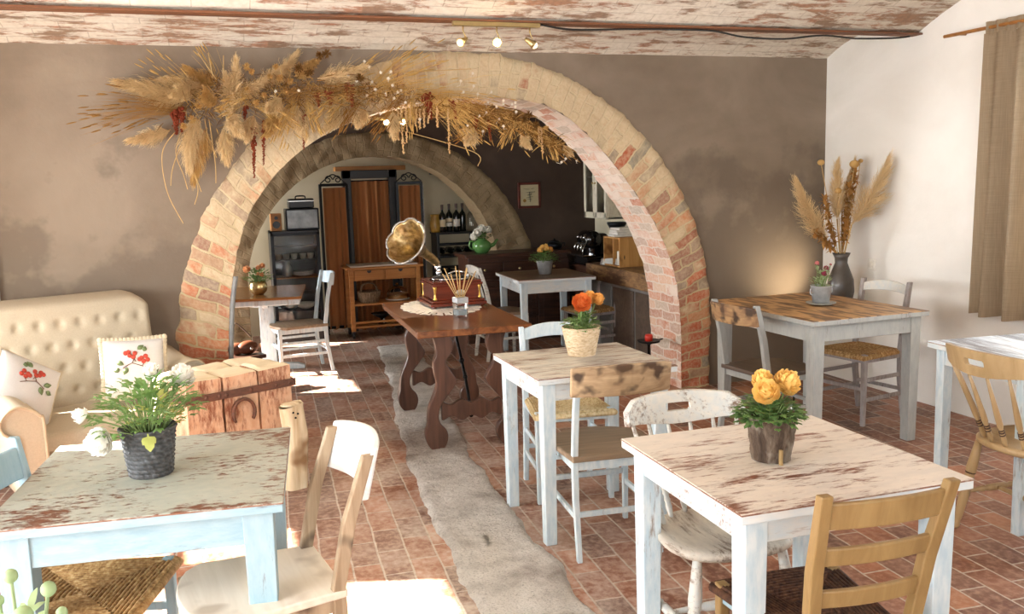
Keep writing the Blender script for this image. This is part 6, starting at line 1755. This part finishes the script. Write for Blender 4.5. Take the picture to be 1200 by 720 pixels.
MB().lathe([(.024, 0), (.021, .006), (.001, .003)], 20, (-.006, 0, 0), mtx=ry(rad(-90)).to_4x4()).build('socket_insert', m_label2, t)

t = thing('uplight', 'small brass uplight on the corner shelf behind the dark vase', 'lamp', (4.33, 5.655, .6155))
MB().lathe([(.001, 0), (.035, 0), (.035, .008), (.014, .014), (.014, .03), (.03, .055), (.032, .07), (.028, .07), (.026, .055)], 20, caps=False).build('lamp_body', m_brass, t)
MB().ball((0, 0, .055), .018, 12).build('bulb', m_bulboff, t)
# ------------------------------------------------------------ camera and light
def camera():
    f, H, pitch, roll, a = 1045.18, 1.6298, .14166, -.02845, .32315
    cam = bpy.data.cameras.new('camera'); o = bpy.data.objects.new('camera', cam); COL.objects.link(o)
    cam.sensor_width = 36; cam.sensor_fit = 'HORIZONTAL'; cam.lens = f / 1200 * 36; cam.clip_start = .05
    right = Vector((1, 0, 0)); up = Vector((0, math.sin(pitch), math.cos(pitch))); fw = Vector((0, math.cos(pitch), -math.sin(pitch)))
    cr, sr = math.cos(roll), math.sin(roll)
    ex = right * cr + up * sr; ey = up * cr - right * sr
    rot = Matrix(((math.cos(a), math.sin(a), 0), (-math.sin(a), math.cos(a), 0), (0, 0, 1)))
    ex, ey, ez = rot @ ex, rot @ ey, rot @ -fw
    m = Matrix((ex, ey, ez)).transposed().to_4x4(); m.translation = (0, 0, H)
    o.matrix_world = m
    bpy.context.scene.camera = o
camera()
sc = bpy.context.scene
w = bpy.data.worlds.new('world'); sc.world = w; w.use_nodes = True
bg = w.node_tree.nodes['Background']; bg.inputs[0].default_value = (.90, .95, 1.0, 1); bg.inputs[1].default_value = 1.8
sun = bpy.data.lights.new('sun', 'SUN'); sun.energy = 32; sun.angle = rad(.6); sun.color = (1, .95, .88)
so = bpy.data.objects.new('sun', sun); COL.objects.link(so)
dv = Vector((.95, -.30, -.70)).normalized()
so.rotation_euler = dv.to_track_quat('-Z', 'Y').to_euler()
def area(name, loc, direction, sx, sy, e, col=(1, 1, 1)):
    l = bpy.data.lights.new(name, 'AREA'); l.shape = 'RECTANGLE'; l.size = sx; l.size_y = sy; l.energy = e; l.color = col
    o = bpy.data.objects.new(name, l); COL.objects.link(o); o.location = loc
    o.rotation_euler = Vector(direction).to_track_quat('-Z', 'Z').to_euler()
    return o
area('window_daylight', (.6, -2.25, 1.4), (0, 1, -.05), 2.9, 1.5, 36, (.95, .97, 1))  # added lamp behind the camera, lifts the far walls
area('window_daylight', (LW - .32, 4.8, 1.2), (1, -.1, -.1), .5, 1.3, 5, (.92, .96, 1))
area('window_daylight', (-.62, 9.75, 1.4), (1, 0, -.05), .6, 1.3, 14, (1, .97, .92))  # added lamp at the invented side opening, brightens the alcove
# daylight coming in through the window openings
area('window_daylight', (LW - .32, 4.07, 1.15), (1, 0, -.1), .68, 2.1, 75, (.96, .98, 1))
area('window_daylight', (LW - .32, 1.4, 1.35), (1, .1, -.1), 2.3, 1.7, 100, (.88, .94, 1))
area('window_daylight', (-2.27, 8.39, 1.2), (1, 0, -.1), .95, 2.2, 170, (.95, .97, 1))
area('window_daylight', (RW + .32, 3.16, 1.55), (-1, 0, -.1), 1.6, 1.4, 45, (.95, .97, 1))
def spot(loc, d, e, name):
    l = bpy.data.lights.new(name, 'SPOT'); l.energy = e; l.spot_size = rad(110); l.spot_blend = .8; l.color = (1, .82, .58); l.shadow_soft_size = .03
    o = bpy.data.objects.new(name, l); COL.objects.link(o); o.location = loc; o.rotation_euler = Vector(d).to_track_quat('-Z', 'Y').to_euler()
SPOTS = globals().get('SPOT_LIST', [])
for loc, d, e in SPOTS: spot(loc, d, e, 'lamp_light')
sc.view_settings.view_transform = 'Standard'; sc.view_settings.look = 'None'; sc.view_settings.gamma = 1; sc.view_settings.exposure = 1.2
sc.view_settings.use_curve_mapping = False
sc.cycles.use_denoising = True
sc.cycles.max_bounces = 8; sc.cycles.diffuse_bounces = 5; sc.cycles.sample_clamp_indirect = 6
